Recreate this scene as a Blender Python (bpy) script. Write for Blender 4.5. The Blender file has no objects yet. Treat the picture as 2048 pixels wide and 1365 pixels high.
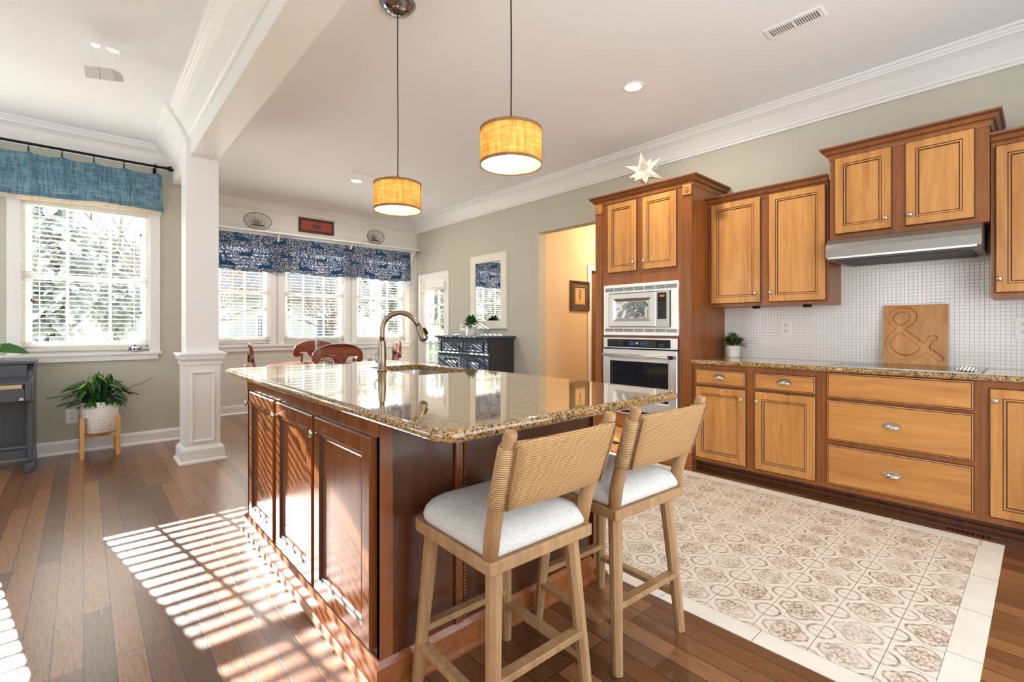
import bpy, bmesh, math, random
import numpy as np
from mathutils import Vector, Matrix
random.seed(7)
S = bpy.context.scene
PI = math.pi
# ---------------------------------------------------------------- camera, sky, sun, exposure
YAW = math.atan2(1024 - 167, 956.0)
cam = bpy.data.cameras.new('camera'); cam_o = bpy.data.objects.new('camera', cam)
S.collection.objects.link(cam_o)
cam.sensor_width = 36; cam.lens = 956 / 2048 * 36; cam.shift_y = -27.5 / 2048
cam.clip_start = 0.02; cam.clip_end = 300
cam_o.location = (0, 0, 1.222); cam_o.rotation_euler = (PI / 2, 0, -YAW)
S.camera = cam_o
w = bpy.data.worlds.new('sky'); S.world = w; w.use_nodes = True
wn = w.node_tree.nodes; wl = w.node_tree.links
bg = wn['Background']; bg.inputs['Strength'].default_value = 2.2
tc = wn.new('ShaderNodeTexCoord'); sx = wn.new('ShaderNodeSeparateXYZ'); rp = wn.new('ShaderNodeValToRGB')
wl.new(tc.outputs['Generated'], sx.inputs[0]); wl.new(sx.outputs['Z'], rp.inputs[0]); wl.new(rp.outputs[0], bg.inputs['Color'])
rp.color_ramp.elements[0].color = (.95, .97, 1, 1); rp.color_ramp.elements[1].color = (.66, .82, 1, 1); rp.color_ramp.elements[1].position = .8
sun = bpy.data.lights.new('sun', 'SUN'); sun.energy = 33.0; sun.color = (1, .96, .91); sun.angle = math.radians(.3)
sun_o = bpy.data.objects.new('sun', sun); S.collection.objects.link(sun_o)
sun_o.location = (-1, 12, 8)
sun_o.rotation_euler = Vector((.162, -1, -.392)).to_track_quat('-Z', 'Y').to_euler()
S.view_settings.view_transform = 'Standard'; S.view_settings.look = 'None'
S.view_settings.gamma = 1; S.view_settings.use_curve_mapping = False
S.view_settings.exposure = 0.92
S.cycles.max_bounces = 10; S.cycles.transparent_max_bounces = 24; S.cycles.diffuse_bounces = 6
S.cycles.caustics_reflective = False; S.cycles.caustics_refractive = False

# ---------------------------------------------------------------- materials
M = {}
def srgb(r, g, b):
    f = lambda c: (c / 255 / 12.92) if c <= 10 else ((c / 255 + .055) / 1.055) ** 2.4
    return (f(r), f(g), f(b), 1)
def base(name, col, rough=.5, metal=0, **k):
    m = bpy.data.materials.new(name); m.use_nodes = True
    b = m.node_tree.nodes['Principled BSDF']
    b.inputs['Base Color'].default_value = col; b.inputs['Roughness'].default_value = rough; b.inputs['Metallic'].default_value = metal
    for a, v in k.items():
        b.inputs[a.replace('_', ' ')].default_value = v
    M[name] = m
    return m, m.node_tree.nodes, m.node_tree.links, b
def coords(n, l, scale=(1, 1, 1), rot=(0, 0, 0), kind='Object'):
    t = n.new('ShaderNodeTexCoord'); mp = n.new('ShaderNodeMapping')
    l.new(t.outputs[kind], mp.inputs[0]); mp.inputs['Scale'].default_value = scale; mp.inputs['Rotation'].default_value = rot
    return mp.outputs[0]
def ramp(n, l, src, stops):
    r = n.new('ShaderNodeValToRGB'); e = r.color_ramp.elements
    while len(e) < len(stops): e.new(.5)
    for i, (p, c) in enumerate(stops): e[i].position = p; e[i].color = c
    l.new(src, r.inputs[0]); return r.outputs[0]
def noise(n, l, vec, scale=5, detail=4, rough=.5, dist=0):
    t = n.new('ShaderNodeTexNoise'); l.new(vec, t.inputs['Vector'])
    t.inputs['Scale'].default_value = scale; t.inputs['Detail'].default_value = detail; t.inputs['Roughness'].default_value = rough; t.inputs['Distortion'].default_value = dist
    return t.outputs['Fac']
def bump(n, l, b, h, s=.2, d=.002):
    bp = n.new('ShaderNodeBump'); bp.inputs['Strength'].default_value = s; bp.inputs['Distance'].default_value = d
    l.new(h, bp.inputs['Height']); l.new(bp.outputs[0], b.inputs['Normal'])
def math_n(n, l, op, a, b=None):
    m = n.new('ShaderNodeMath'); m.operation = op
    for i, v in enumerate((a, b)):
        if v is None: continue
        if isinstance(v, (int, float)): m.inputs[i].default_value = v
        else: l.new(v, m.inputs[i])
    return m.outputs[0]
def mixc(n, l, fac, a, b, mode='MIX'):
    m = n.new('ShaderNodeMix'); m.data_type = 'RGBA'; m.blend_type = mode
    for i, v in ((0, fac), (6, a), (7, b)):
        if isinstance(v, (int, float)): m.inputs[i].default_value = v
        elif isinstance(v, tuple): m.inputs[i].default_value = v
        else: l.new(v, m.inputs[i])
    return m.outputs[2]
def wood(name, c1, c2, grain='z', rough=.35, coat=0.0, sc=1.0, b_s=.05):
    m, n, l, b = base(name, c1, rough)
    s = {'z': (14, 14, 1.1), 'x': (1.1, 14, 14), 'y': (14, 1.1, 14)}[grain]
    v = coords(n, l, tuple(a * sc for a in s))
    f = noise(n, l, v, 2.2, 6, .6, .6)
    v2 = coords(n, l, tuple(a * sc * .22 for a in s)); f2 = noise(n, l, v2, 2.0, 3, .5, 1.2)
    mix = math_n(n, l, 'ADD', math_n(n, l, 'MULTIPLY', f, .6), math_n(n, l, 'MULTIPLY', f2, .4))
    l.new(ramp(n, l, mix, [(.3, c2), (.62, c1)]), b.inputs['Base Color'])
    bump(n, l, b, f, b_s, .001)
    b.inputs['Coat Weight'].default_value = coat; b.inputs['Coat Roughness'].default_value = .12
    return m
wood('honey_z', srgb(205, 147, 80), srgb(166, 106, 48), 'z', .38, .15)
wood('honey_x', srgb(203, 143, 76), srgb(164, 103, 46), 'x', .38, .15)
wood('frame_z', srgb(152, 90, 40), srgb(120, 66, 26), 'z', .38, .15)
base('glaze', srgb(70, 36, 15), .5)
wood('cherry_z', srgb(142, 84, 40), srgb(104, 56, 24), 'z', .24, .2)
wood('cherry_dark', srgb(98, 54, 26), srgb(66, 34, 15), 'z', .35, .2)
wood('island_base', srgb(160, 96, 48), srgb(126, 66, 30), 'y', .35, .4)
wood('oak', srgb(178, 140, 98), srgb(136, 100, 62), 'z', .55, 0, 1.4, .15)
wood('bamboo', srgb(222, 174, 112), srgb(196, 142, 84), 'z', .5)
wood('maple', srgb(206, 150, 92), srgb(176, 116, 62), 'z', .5, 0, 1.2)
wood('mahogany', srgb(140, 66, 32), srgb(104, 42, 18), 'x', .3, .4)
base('mahogany_line', srgb(60, 24, 12), .4)
base('white_paint', srgb(236, 237, 237), .4)
base('ceiling_white', srgb(240, 244, 248), .8)
base('plastic_white', srgb(240, 240, 238), .35)
base('cream_white', srgb(236, 231, 220), .5)
base('sage', srgb(194, 192, 179), .75)
base('greige', srgb(205, 196, 180), .75)
base('hall_beige', srgb(226, 200, 164), .75)
base('black_metal', srgb(32, 30, 30), .4, .6)
base('dark_wire', srgb(60, 50, 40), .5, .7)
base('steel', (.50, .48, .45, 1), .36, 1)
base('hood_steel', (.33, .315, .295, 1), .42, 1)
base('steel_light', (.80, .80, .80, 1), .32, .85)
base('steel_mid', (.60, .59, .56, 1), .3, 1)
base('nickel', (.58, .54, .47, 1), .25, 1)
base('faucet', (.29, .235, .165, 1), .3, 1)
base('black_glass', (.012, .013, .016, 1), .05, 0, Specular_IOR_Level=.6)
base('vent_dark', srgb(70, 70, 68), .6)
base('navy_paint', srgb(56, 72, 88), .42)
base('navy_dark', srgb(50, 52, 58), .45)
base('navy_worn', srgb(120, 140, 155), .5)
base('piano_dark', srgb(74, 78, 84), .32)
base('piano_felt', srgb(205, 180, 140), .7)
base('leaf_mid', srgb(52, 104, 42), .45); base('leaf_dark', srgb(34, 78, 40), .45); base('leaf_light', srgb(120, 165, 40), .45)
base('leaf_olive', srgb(74, 88, 44), .5); base('leaf_tip', srgb(120, 104, 62), .55)
base('stem', srgb(90, 110, 50), .6); base('soil', srgb(50, 40, 30), .9)
base('ceramic_white', srgb(236, 233, 228), .3)
base('rope_edge', srgb(150, 118, 76), .8)
base('mirror_glass', (.93, .94, .94, 1), .02, 1)
base('shell_white', srgb(230, 226, 214), .6)
base('rust_red', srgb(150, 62, 40), .6); base('sign_frame', srgb(66, 38, 26), .5); base('sign_ink', srgb(70, 30, 26), .6)
base('picture_frame', srgb(98, 78, 54), .6); base('picture_mat', srgb(206, 168, 116), .7); base('picture_plant', srgb(88, 84, 50), .7)
base('ornament_blue', srgb(40, 90, 140), .3)
base('door_brown', srgb(120, 82, 40), .5)
base('grille', srgb(120, 118, 112), .5)
base('bark', srgb(112, 104, 98), .9); base('house_siding', srgb(168, 167, 164), .7); base('house_roof', srgb(104, 102, 102), .8); base('house_glass', srgb(90, 105, 115), .2)
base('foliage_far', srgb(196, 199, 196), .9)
base('button', srgb(170, 172, 175), .4); base('display_amber', srgb(190, 120, 30), .4); base('display_blue', srgb(40, 60, 90), .3)
base('cord_dark', srgb(45, 32, 26), .6)
base('chrome_dark', (.30, .32, .35, 1), .15, 1)

def emis(name, col, s):
    m = bpy.data.materials.new(name); m.use_nodes = True; n = m.node_tree.nodes; l = m.node_tree.links
    n.remove(n['Principled BSDF']); e = n.new('ShaderNodeEmission'); e.inputs[0].default_value = col; e.inputs[1].default_value = s
    l.new(e.outputs[0], n['Material Output'].inputs[0]); M[name] = m
emis('lamp_glow', (1, .86, .66, 1), 9); emis('bulb_glow', (1, .80, .50, 1), 30)
def thin_glass(name, tint=(1, 1, 1, 1), refl=.08):
    m = bpy.data.materials.new(name); m.use_nodes = True; n = m.node_tree.nodes; l = m.node_tree.links
    n.remove(n['Principled BSDF']); t = n.new('ShaderNodeBsdfTransparent'); t.inputs[0].default_value = tint
    g = n.new('ShaderNodeBsdfGlossy'); g.inputs['Roughness'].default_value = .02
    fr = n.new('ShaderNodeFresnel'); ge = n.new('ShaderNodeNewGeometry'); l.new(math_n(n, l, 'SUBTRACT', 1.35, math_n(n, l, 'MULTIPLY', ge.outputs['Backfacing'], .61)), fr.inputs[0])
    mx = n.new('ShaderNodeMixShader'); l.new(fr.outputs[0], mx.inputs[0]); l.new(t.outputs[0], mx.inputs[1]); l.new(g.outputs[0], mx.inputs[2])
    l.new(mx.outputs[0], n['Material Output'].inputs[0]); M[name] = m
thin_glass('pane'); thin_glass('vase_glass', (.93, .96, .96, 1))
def fabric(name, c1, c2, trans=.3, sc=260, rough=.9):
    m, n, l, b = base(name, c1, rough)
    v = coords(n, l, (1, 1, .12)); f1 = noise(n, l, v, sc, 3); v2 = coords(n, l, (.12, .12, 1)); f2 = noise(n, l, v2, sc, 3)
    f = math_n(n, l, 'MULTIPLY', math_n(n, l, 'ADD', f1, f2), .5)
    c = ramp(n, l, f, [(.40, c2), (.60, c1)]); l.new(c, b.inputs['Base Color']); bump(n, l, b, f, .15, .001)
    if trans:
        t = n.new('ShaderNodeBsdfTranslucent'); l.new(c, t.inputs[0]); mx = n.new('ShaderNodeMixShader'); mx.inputs[0].default_value = trans
        l.new(b.outputs[0], mx.inputs[1]); l.new(t.outputs[0], mx.inputs[2]); l.new(mx.outputs[0], n['Material Output'].inputs[0])
fabric('linen_blue', srgb(142, 176, 192), srgb(84, 128, 154), .4, 70)
fabric('linen_cream', srgb(228, 216, 196), srgb(206, 190, 166), .3, 120)
fabric('burlap', srgb(240, 208, 132), srgb(200, 156, 78), .55, 60)
fabric('burlap_trim', srgb(160, 122, 76), srgb(130, 96, 56), .1, 100)
fabric('shade_lining', srgb(250, 240, 220), srgb(246, 232, 206), .35, 100)
fabric('seat_cloth', srgb(216, 213, 207), srgb(200, 196, 189), 0, 300)
fabric('slat_white', srgb(246, 243, 236), srgb(242, 238, 230), .22, 20, .45)
fabric('paper', srgb(238, 231, 216), srgb(228, 216, 196), .15, 80)

def mat_floor():
    m, n, l, b = base('floor_wood', (.2, .1, .05, 1), .3)
    v = coords(n, l, (1, 1, 1), (0, 0, PI / 2))
    br = n.new('ShaderNodeTexBrick'); l.new(v, br.inputs['Vector'])
    br.inputs['Scale'].default_value = 1; br.inputs['Brick Width'].default_value = 1.15; br.inputs['Row Height'].default_value = .089
    br.inputs['Mortar Size'].default_value = .0022; br.inputs['Mortar Smooth'].default_value = .2; br.offset = .37; br.offset_frequency = 3
    br.inputs['Color1'].default_value = (0, 0, 0, 1); br.inputs['Color2'].default_value = (1, 1, 1, 1); br.inputs['Mortar'].default_value = (.5, .5, .5, 1)
    sepm = n.new('ShaderNodeSeparateColor'); l.new(br.outputs['Color'], sepm.inputs[0])
    # offset grain per plank
    cmb = n.new('ShaderNodeCombineXYZ'); l.new(math_n(n, l, 'MULTIPLY', sepm.outputs[0], 13.7), cmb.inputs[0]); l.new(math_n(n, l, 'MULTIPLY', sepm.outputs[0], 5.1), cmb.inputs[1])
    va = n.new('ShaderNodeVectorMath'); l.new(v, va.inputs[0]); l.new(cmb.outputs[0], va.inputs[1])
    mp = n.new('ShaderNodeMapping'); l.new(va.outputs[0], mp.inputs[0]); mp.inputs['Scale'].default_value = (1.6, 13, 1)
    g0 = noise(n, l, mp.outputs[0], 1.1, 2, .5, .3)
    wv = math_n(n, l, 'FRACT', math_n(n, l, 'MULTIPLY', g0, 13.0))
    rings = ramp(n, l, wv, [(0, (.25, .25, .25, 1)), (.14, (1, 1, 1, 1)), (.9, (.9, .9, .9, 1)), (1, (.25, .25, .25, 1))])
    mp2 = n.new('ShaderNodeMapping'); l.new(va.outputs[0], mp2.inputs[0]); mp2.inputs['Scale'].default_value = (4, 90, 1)
    pores = noise(n, l, mp2.outputs[0], 2.4, 3, .6)
    c = ramp(n, l, sepm.outputs[0], [(0, srgb(92, 54, 28)), (.5, srgb(122, 76, 42)), (1, srgb(154, 104, 62))])
    c = mixc(n, l, .5, c, rings, 'MULTIPLY')
    c = mixc(n, l, .6, c, ramp(n, l, pores, [(.3, (.45, .40, .36, 1)), (.55, (1, 1, 1, 1))]), 'MULTIPLY')
    c = mixc(n, l, br.outputs['Fac'], c, srgb(38, 22, 12)); l.new(c, b.inputs['Base Color'])
    h = math_n(n, l, 'SUBTRACT', math_n(n, l, 'ADD', math_n(n, l, 'MULTIPLY', rings, .12), math_n(n, l, 'MULTIPLY', pores, .25)), math_n(n, l, 'MULTIPLY', br.outputs['Fac'], 1.0))
    bump(n, l, b, h, .35, .003)
    b.inputs['Coat Weight'].default_value = .7; b.inputs['Coat Roughness'].default_value = .26
    l.new(ramp(n, l, pores, [(.3, (.42, .42, .42, 1)), (.7, (.27, .27, .27, 1))]), b.inputs['Roughness'])
mat_floor()

def mat_tile():
    # printed cement-look tile: a medallion in each tile centre, ring circles on the tile corners
    m, n, l, b = base('tile_print', (.7, .6, .5, 1), .5)
    v = coords(n, l, (5, 5, 5)); sp = n.new('ShaderNodeSeparateXYZ'); l.new(v, sp.inputs[0])
    A = lambda op, a, c=None: math_n(n, l, op, a, c)
    X = A('SUBTRACT', A('FRACT', sp.outputs[0]), .5); Y = A('SUBTRACT', A('FRACT', sp.outputs[1]), .5)
    aX = A('ABSOLUTE', X); aY = A('ABSOLUTE', Y)
    R = A('SQRT', A('ADD', A('MULTIPLY', X, X), A('MULTIPLY', Y, Y)))
    cX = A('SUBTRACT', .5, aX); cY = A('SUBTRACT', .5, aY)
    RC = A('SQRT', A('ADD', A('MULTIPLY', cX, cX), A('MULTIPLY', cY, cY)))
    def band(x, c, h): return A('LESS_THAN', A('ABSOLUTE', A('SUBTRACT', x, c)), h)
    def blob(px, py, r):
        dx = A('SUBTRACT', aX, px); dy = A('SUBTRACT', aY, py)
        return A('SQRT', A('ADD', A('MULTIPLY', dx, dx), A('MULTIPLY', dy, dy)))
    th = A('ARCTAN2', Y, X)
    rr = A('ADD', R, A('MULTIPLY', A('COSINE', A('MULTIPLY', th, 4)), -.045))     # scalloped outline radius
    rr = A('ADD', rr, A('MULTIPLY', A('COSINE', A('MULTIPLY', th, 16)), .008))
    parts = [band(RC, .232, .028)]
    parts.append(band(rr, .36, .026))
    for (px, py, r0, h) in ((.12, .12, .065, .018), (.0, .19, .052, .016), (.19, .0, .052, .016), (.17, .17, .04, .016)):
        parts.append(band(blob(px, py, 0), r0, h))
    for (px, py, r0) in ((.0, .0, .05), (.07, .22, .026), (.22, .07, .026), (.23, .13, .025), (.13, .23, .025), (.09, .03, .024), (.03, .09, .024), (.0, .28, .026), (.28, .0, .026)):
        parts.append(A('LESS_THAN', blob(px, py, 0), r0))
    f = parts[0]
    for q in parts[1:]: f = A('MAXIMUM', f, q)
    inside = A('LESS_THAN', rr, .33); tint = A('MULTIPLY', inside, .22)
    f = A('MAXIMUM', f, tint)
    wear = ramp(n, l, noise(n, l, coords(n, l, (1, 1, 1)), 34, 6, .7), [(.36, (.12, .12, .12, 1)), (.56, (1, 1, 1, 1))])
    wear2 = ramp(n, l, noise(n, l, coords(n, l, (1, 1, 1)), 5, 2), [(.3, (.55, .55, .55, 1)), (.55, (1, 1, 1, 1))])
    f = A('MULTIPLY', A('MULTIPLY', f, wear), wear2)
    pc = ramp(n, l, noise(n, l, coords(n, l, (1, 1, 1)), 12, 3), [(.35, srgb(152, 128, 106)), (.65, srgb(170, 134, 110))])
    c = mixc(n, l, f, srgb(232, 220, 202), pc)
    g = A('MINIMUM', cX, cY); c = mixc(n, l, A('LESS_THAN', g, .006), c, srgb(120, 108, 94))
    l.new(c, b.inputs['Base Color'])
    m2, n, l, b = base('tile_plain', srgb(236, 226, 210), .5)
    f = noise(n, l, coords(n, l), 6, 4); l.new(ramp(n, l, f, [(.3, srgb(230, 219, 202)), (.7, srgb(240, 231, 216))]), b.inputs['Base Color'])
    base('grout', srgb(120, 108, 94), .9)
mat_tile()

def mat_granite():
    m, n, l, b = base('granite', (.4, .3, .2, 1), .06)
    v = coords(n, l)
    vo = n.new('ShaderNodeTexVoronoi'); l.new(v, vo.inputs['Vector']); vo.inputs['Scale'].default_value = 170; vo.inputs['Randomness'].default_value = 1
    sc = n.new('ShaderNodeSeparateColor'); l.new(vo.outputs['Color'], sc.inputs[0])
    f1 = noise(n, l, v, 46, 5, .65, .5)
    mixv = math_n(n, l, 'ADD', math_n(n, l, 'MULTIPLY', sc.outputs[0], .45), math_n(n, l, 'MULTIPLY', f1, .6))
    c = ramp(n, l, mixv, [(.26, srgb(40, 32, 26)), (.38, srgb(96, 66, 34)), (.49, srgb(160, 118, 62)), (.62, srgb(190, 154, 98)), (.74, srgb(150, 132, 106)), (.86, srgb(214, 194, 154))])
    f2 = noise(n, l, v, 120, 2); c = mixc(n, l, ramp(n, l, f2, [(.28, (1, 1, 1, 1)), (.38, (0, 0, 0, 1))]), c, srgb(40, 32, 26))
    l.new(c, b.inputs['Base Color']); b.inputs['Coat Weight'].default_value = .8; b.inputs['Coat Roughness'].default_value = .03
mat_granite()

def mat_shiplap():
    m, n, l, b = base('shiplap', srgb(226, 221, 210), .7)
    v = coords(n, l, (1.2, 1, 42)); f = noise(n, l, v, 2.2, 5, .65, .3)
    v2 = coords(n, l, (.5, 1, 6)); f2 = noise(n, l, v2, 2, 3)
    c = ramp(n, l, f, [(.22, srgb(172, 165, 154)), (.36, srgb(220, 217, 210)), (.8, srgb(229, 228, 223))])
    c = mixc(n, l, .25, c, ramp(n, l, f2, [(.3, srgb(206, 198, 184)), (.7, (1, 1, 1, 1))]), 'MULTIPLY')
    t = n.new('ShaderNodeTexCoord'); sp = n.new('ShaderNodeSeparateXYZ'); l.new(t.outputs['Object'], sp.inputs[0])
    fz = math_n(n, l, 'FRACT', math_n(n, l, 'DIVIDE', sp.outputs[2], .19)); gap = math_n(n, l, 'LESS_THAN', fz, .018)
    c = mixc(n, l, math_n(n, l, 'MULTIPLY', gap, .35), c, srgb(150, 140, 126)); l.new(c, b.inputs['Base Color'])
    bump(n, l, b, math_n(n, l, 'SUBTRACT', f, gap), .2, .002)
mat_shiplap()

def mat_backsplash():
    m, n, l, b = base('mosaic', srgb(238, 236, 232), .18)
    v = coords(n, l, (1, 1, 1), (PI / 2, 0, PI / 2))
    t = n.new('ShaderNodeTexCoord'); sp = n.new('ShaderNodeSeparateXYZ'); l.new(t.outputs['Object'], sp.inputs[0])
    A = lambda op, a, c=None: math_n(n, l, op, a, c)
    g = None
    for o in (1, 2):
        f = A('FRACT', A('DIVIDE', sp.outputs[o], .0245)); d = A('ABSOLUTE', A('SUBTRACT', f, .5)); g = d if g is None else A('MAXIMUM', g, d)
    gr = ramp(n, l, g, [(.43, (0, 0, 0, 1)), (.47, (1, 1, 1, 1))])
    l.new(mixc(n, l, gr, srgb(243, 241, 237), srgb(204, 200, 194)), b.inputs['Base Color'])
    l.new(ramp(n, l, g, [(.43, (.15, .15, .15, 1)), (.47, (.8, .8, .8, 1))]), b.inputs['Roughness'])
    bump(n, l, b, A('SUBTRACT', 1, gr), .5, .001)
mat_backsplash()

def mat_weave():
    m, n, l, b = base('weave', srgb(208, 166, 110), .85)
    t = n.new('ShaderNodeTexCoord'); sp = n.new('ShaderNodeSeparateXYZ'); l.new(t.outputs['Object'], sp.inputs[0])
    A = lambda op, a, c=None: math_n(n, l, op, a, c)
    wob = A('MULTIPLY', noise(n, l, t.outputs['Object'], 9, 2), .02)
    row = A('DIVIDE', A('ADD', sp.outputs[2], wob), .0052); par = A('MULTIPLY', A('FRACT', A('MULTIPLY', A('FLOOR', row), .5)), 2)
    ver = A('ADD', A('DIVIDE', sp.outputs[0], .011), A('MULTIPLY', par, .5))
    h = A('MULTIPLY', A('SINE', A('MULTIPLY', A('FRACT', row), PI)), A('ADD', .45, A('MULTIPLY', A('SINE', A('MULTIPLY', A('FRACT', ver), PI)), .55)))
    l.new(ramp(n, l, h, [(.05, srgb(112, 78, 42)), (.42, srgb(184, 140, 90)), (1, srgb(206, 166, 114))]), b.inputs['Base Color'])
    bump(n, l, b, h, .6, .003)
    m, n, l, b = base('rope_wrap', srgb(208, 170, 118), .85)
    t = n.new('ShaderNodeTexCoord'); sp = n.new('ShaderNodeSeparateXYZ'); l.new(t.outputs['Object'], sp.inputs[0])
    h = A('SINE', A('MULTIPLY', A('FRACT', A('DIVIDE', sp.outputs[2], .0062)), PI)) if False else math_n(n, l, 'SINE', math_n(n, l, 'MULTIPLY', math_n(n, l, 'FRACT', math_n(n, l, 'DIVIDE', sp.outputs[2], .0062)), PI))
    l.new(ramp(n, l, h, [(.05, srgb(116, 84, 48)), (.45, srgb(192, 154, 106)), (1, srgb(212, 178, 130))]), b.inputs['Base Color']); bump(n, l, b, h, .7, .003)
mat_weave()

def mat_toile():
    m, n, l, b = base('toile', srgb(40, 60, 90), .9)
    t = n.new('ShaderNodeTexCoord'); v = t.outputs['Object']
    d = n.new('ShaderNodeTexNoise'); l.new(v, d.inputs['Vector']); d.inputs['Scale'].default_value = 30
    va = n.new('ShaderNodeMix'); va.data_type = 'VECTOR'; va.inputs[0].default_value = .06; l.new(v, va.inputs[4]); l.new(d.outputs['Color'], va.inputs[5])
    vo = n.new('ShaderNodeTexVoronoi'); vo.feature = 'DISTANCE_TO_EDGE'; l.new(va.outputs[1], vo.inputs['Vector']); vo.inputs['Scale'].default_value = 38
    f = noise(n, l, v, 70, 3)
    k = math_n(n, l, 'MULTIPLY', math_n(n, l, 'LESS_THAN', vo.outputs['Distance'], .058), math_n(n, l, 'GREATER_THAN', f, .46))
    c = mixc(n, l, k, srgb(46, 62, 92), srgb(212, 220, 228)); l.new(c, b.inputs['Base Color'])
    tr = n.new('ShaderNodeBsdfTranslucent'); l.new(c, tr.inputs[0]); mx = n.new('ShaderNodeMixShader'); mx.inputs[0].default_value = .07
    l.new(b.outputs[0], mx.inputs[1]); l.new(tr.outputs[0], mx.inputs[2]); l.new(mx.outputs[0], n['Material Output'].inputs[0])
    base('toile_deer', srgb(22, 66, 104), .9)
mat_toile()
def mat_grass():
    m, n, l, b = base('grass', srgb(150, 160, 100), .9)
    l.new(ramp(n, l, noise(n, l, coords(n, l), 3, 6), [(.3, srgb(96, 106, 66)), (.7, srgb(134, 140, 92))]), b.inputs['Base Color'])
    m, n, l, b = base('pot_texture', srgb(238, 234, 226), .6)
    t = n.new('ShaderNodeTexCoord'); sp = n.new('ShaderNodeSeparateXYZ'); l.new(t.outputs['Object'], sp.inputs[0])
    A = lambda op, a, c=None: math_n(n, l, op, a, c)
    th = A('MULTIPLY', A('ARCTAN2', sp.outputs[1], sp.outputs[0]), 26 / (2 * PI)); z = A('DIVIDE', sp.outputs[2], .03)
    h = A('MULTIPLY', A('ABSOLUTE', A('SINE', A('MULTIPLY', th, PI))), A('ABSOLUTE', A('SINE', A('MULTIPLY', z, PI))))
    bump(n, l, b, h, .6, .004)
    m, n, l, b = base('bowl_stripe', srgb(240, 238, 232), .4)
    t = n.new('ShaderNodeTexCoord'); sp = n.new('ShaderNodeSeparateXYZ'); l.new(t.outputs['Object'], sp.inputs[0])
    st = math_n(n, l, 'LESS_THAN', math_n(n, l, 'FRACT', math_n(n, l, 'DIVIDE', math_n(n, l, 'ADD', sp.outputs[1], math_n(n, l, 'MULTIPLY', sp.outputs[2], .5)), .017)), .28)
    l.new(mixc(n, l, st, srgb(240, 238, 232), srgb(90, 78, 66)), b.inputs['Base Color'])
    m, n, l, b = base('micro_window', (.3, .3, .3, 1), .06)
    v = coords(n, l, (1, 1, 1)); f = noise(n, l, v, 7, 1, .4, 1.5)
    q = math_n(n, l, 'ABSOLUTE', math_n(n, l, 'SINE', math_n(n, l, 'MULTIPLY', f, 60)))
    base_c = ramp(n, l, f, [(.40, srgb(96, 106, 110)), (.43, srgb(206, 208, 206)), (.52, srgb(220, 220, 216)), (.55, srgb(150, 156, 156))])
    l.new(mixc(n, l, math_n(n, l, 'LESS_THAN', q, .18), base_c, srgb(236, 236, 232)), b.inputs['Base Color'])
mat_grass()

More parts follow.
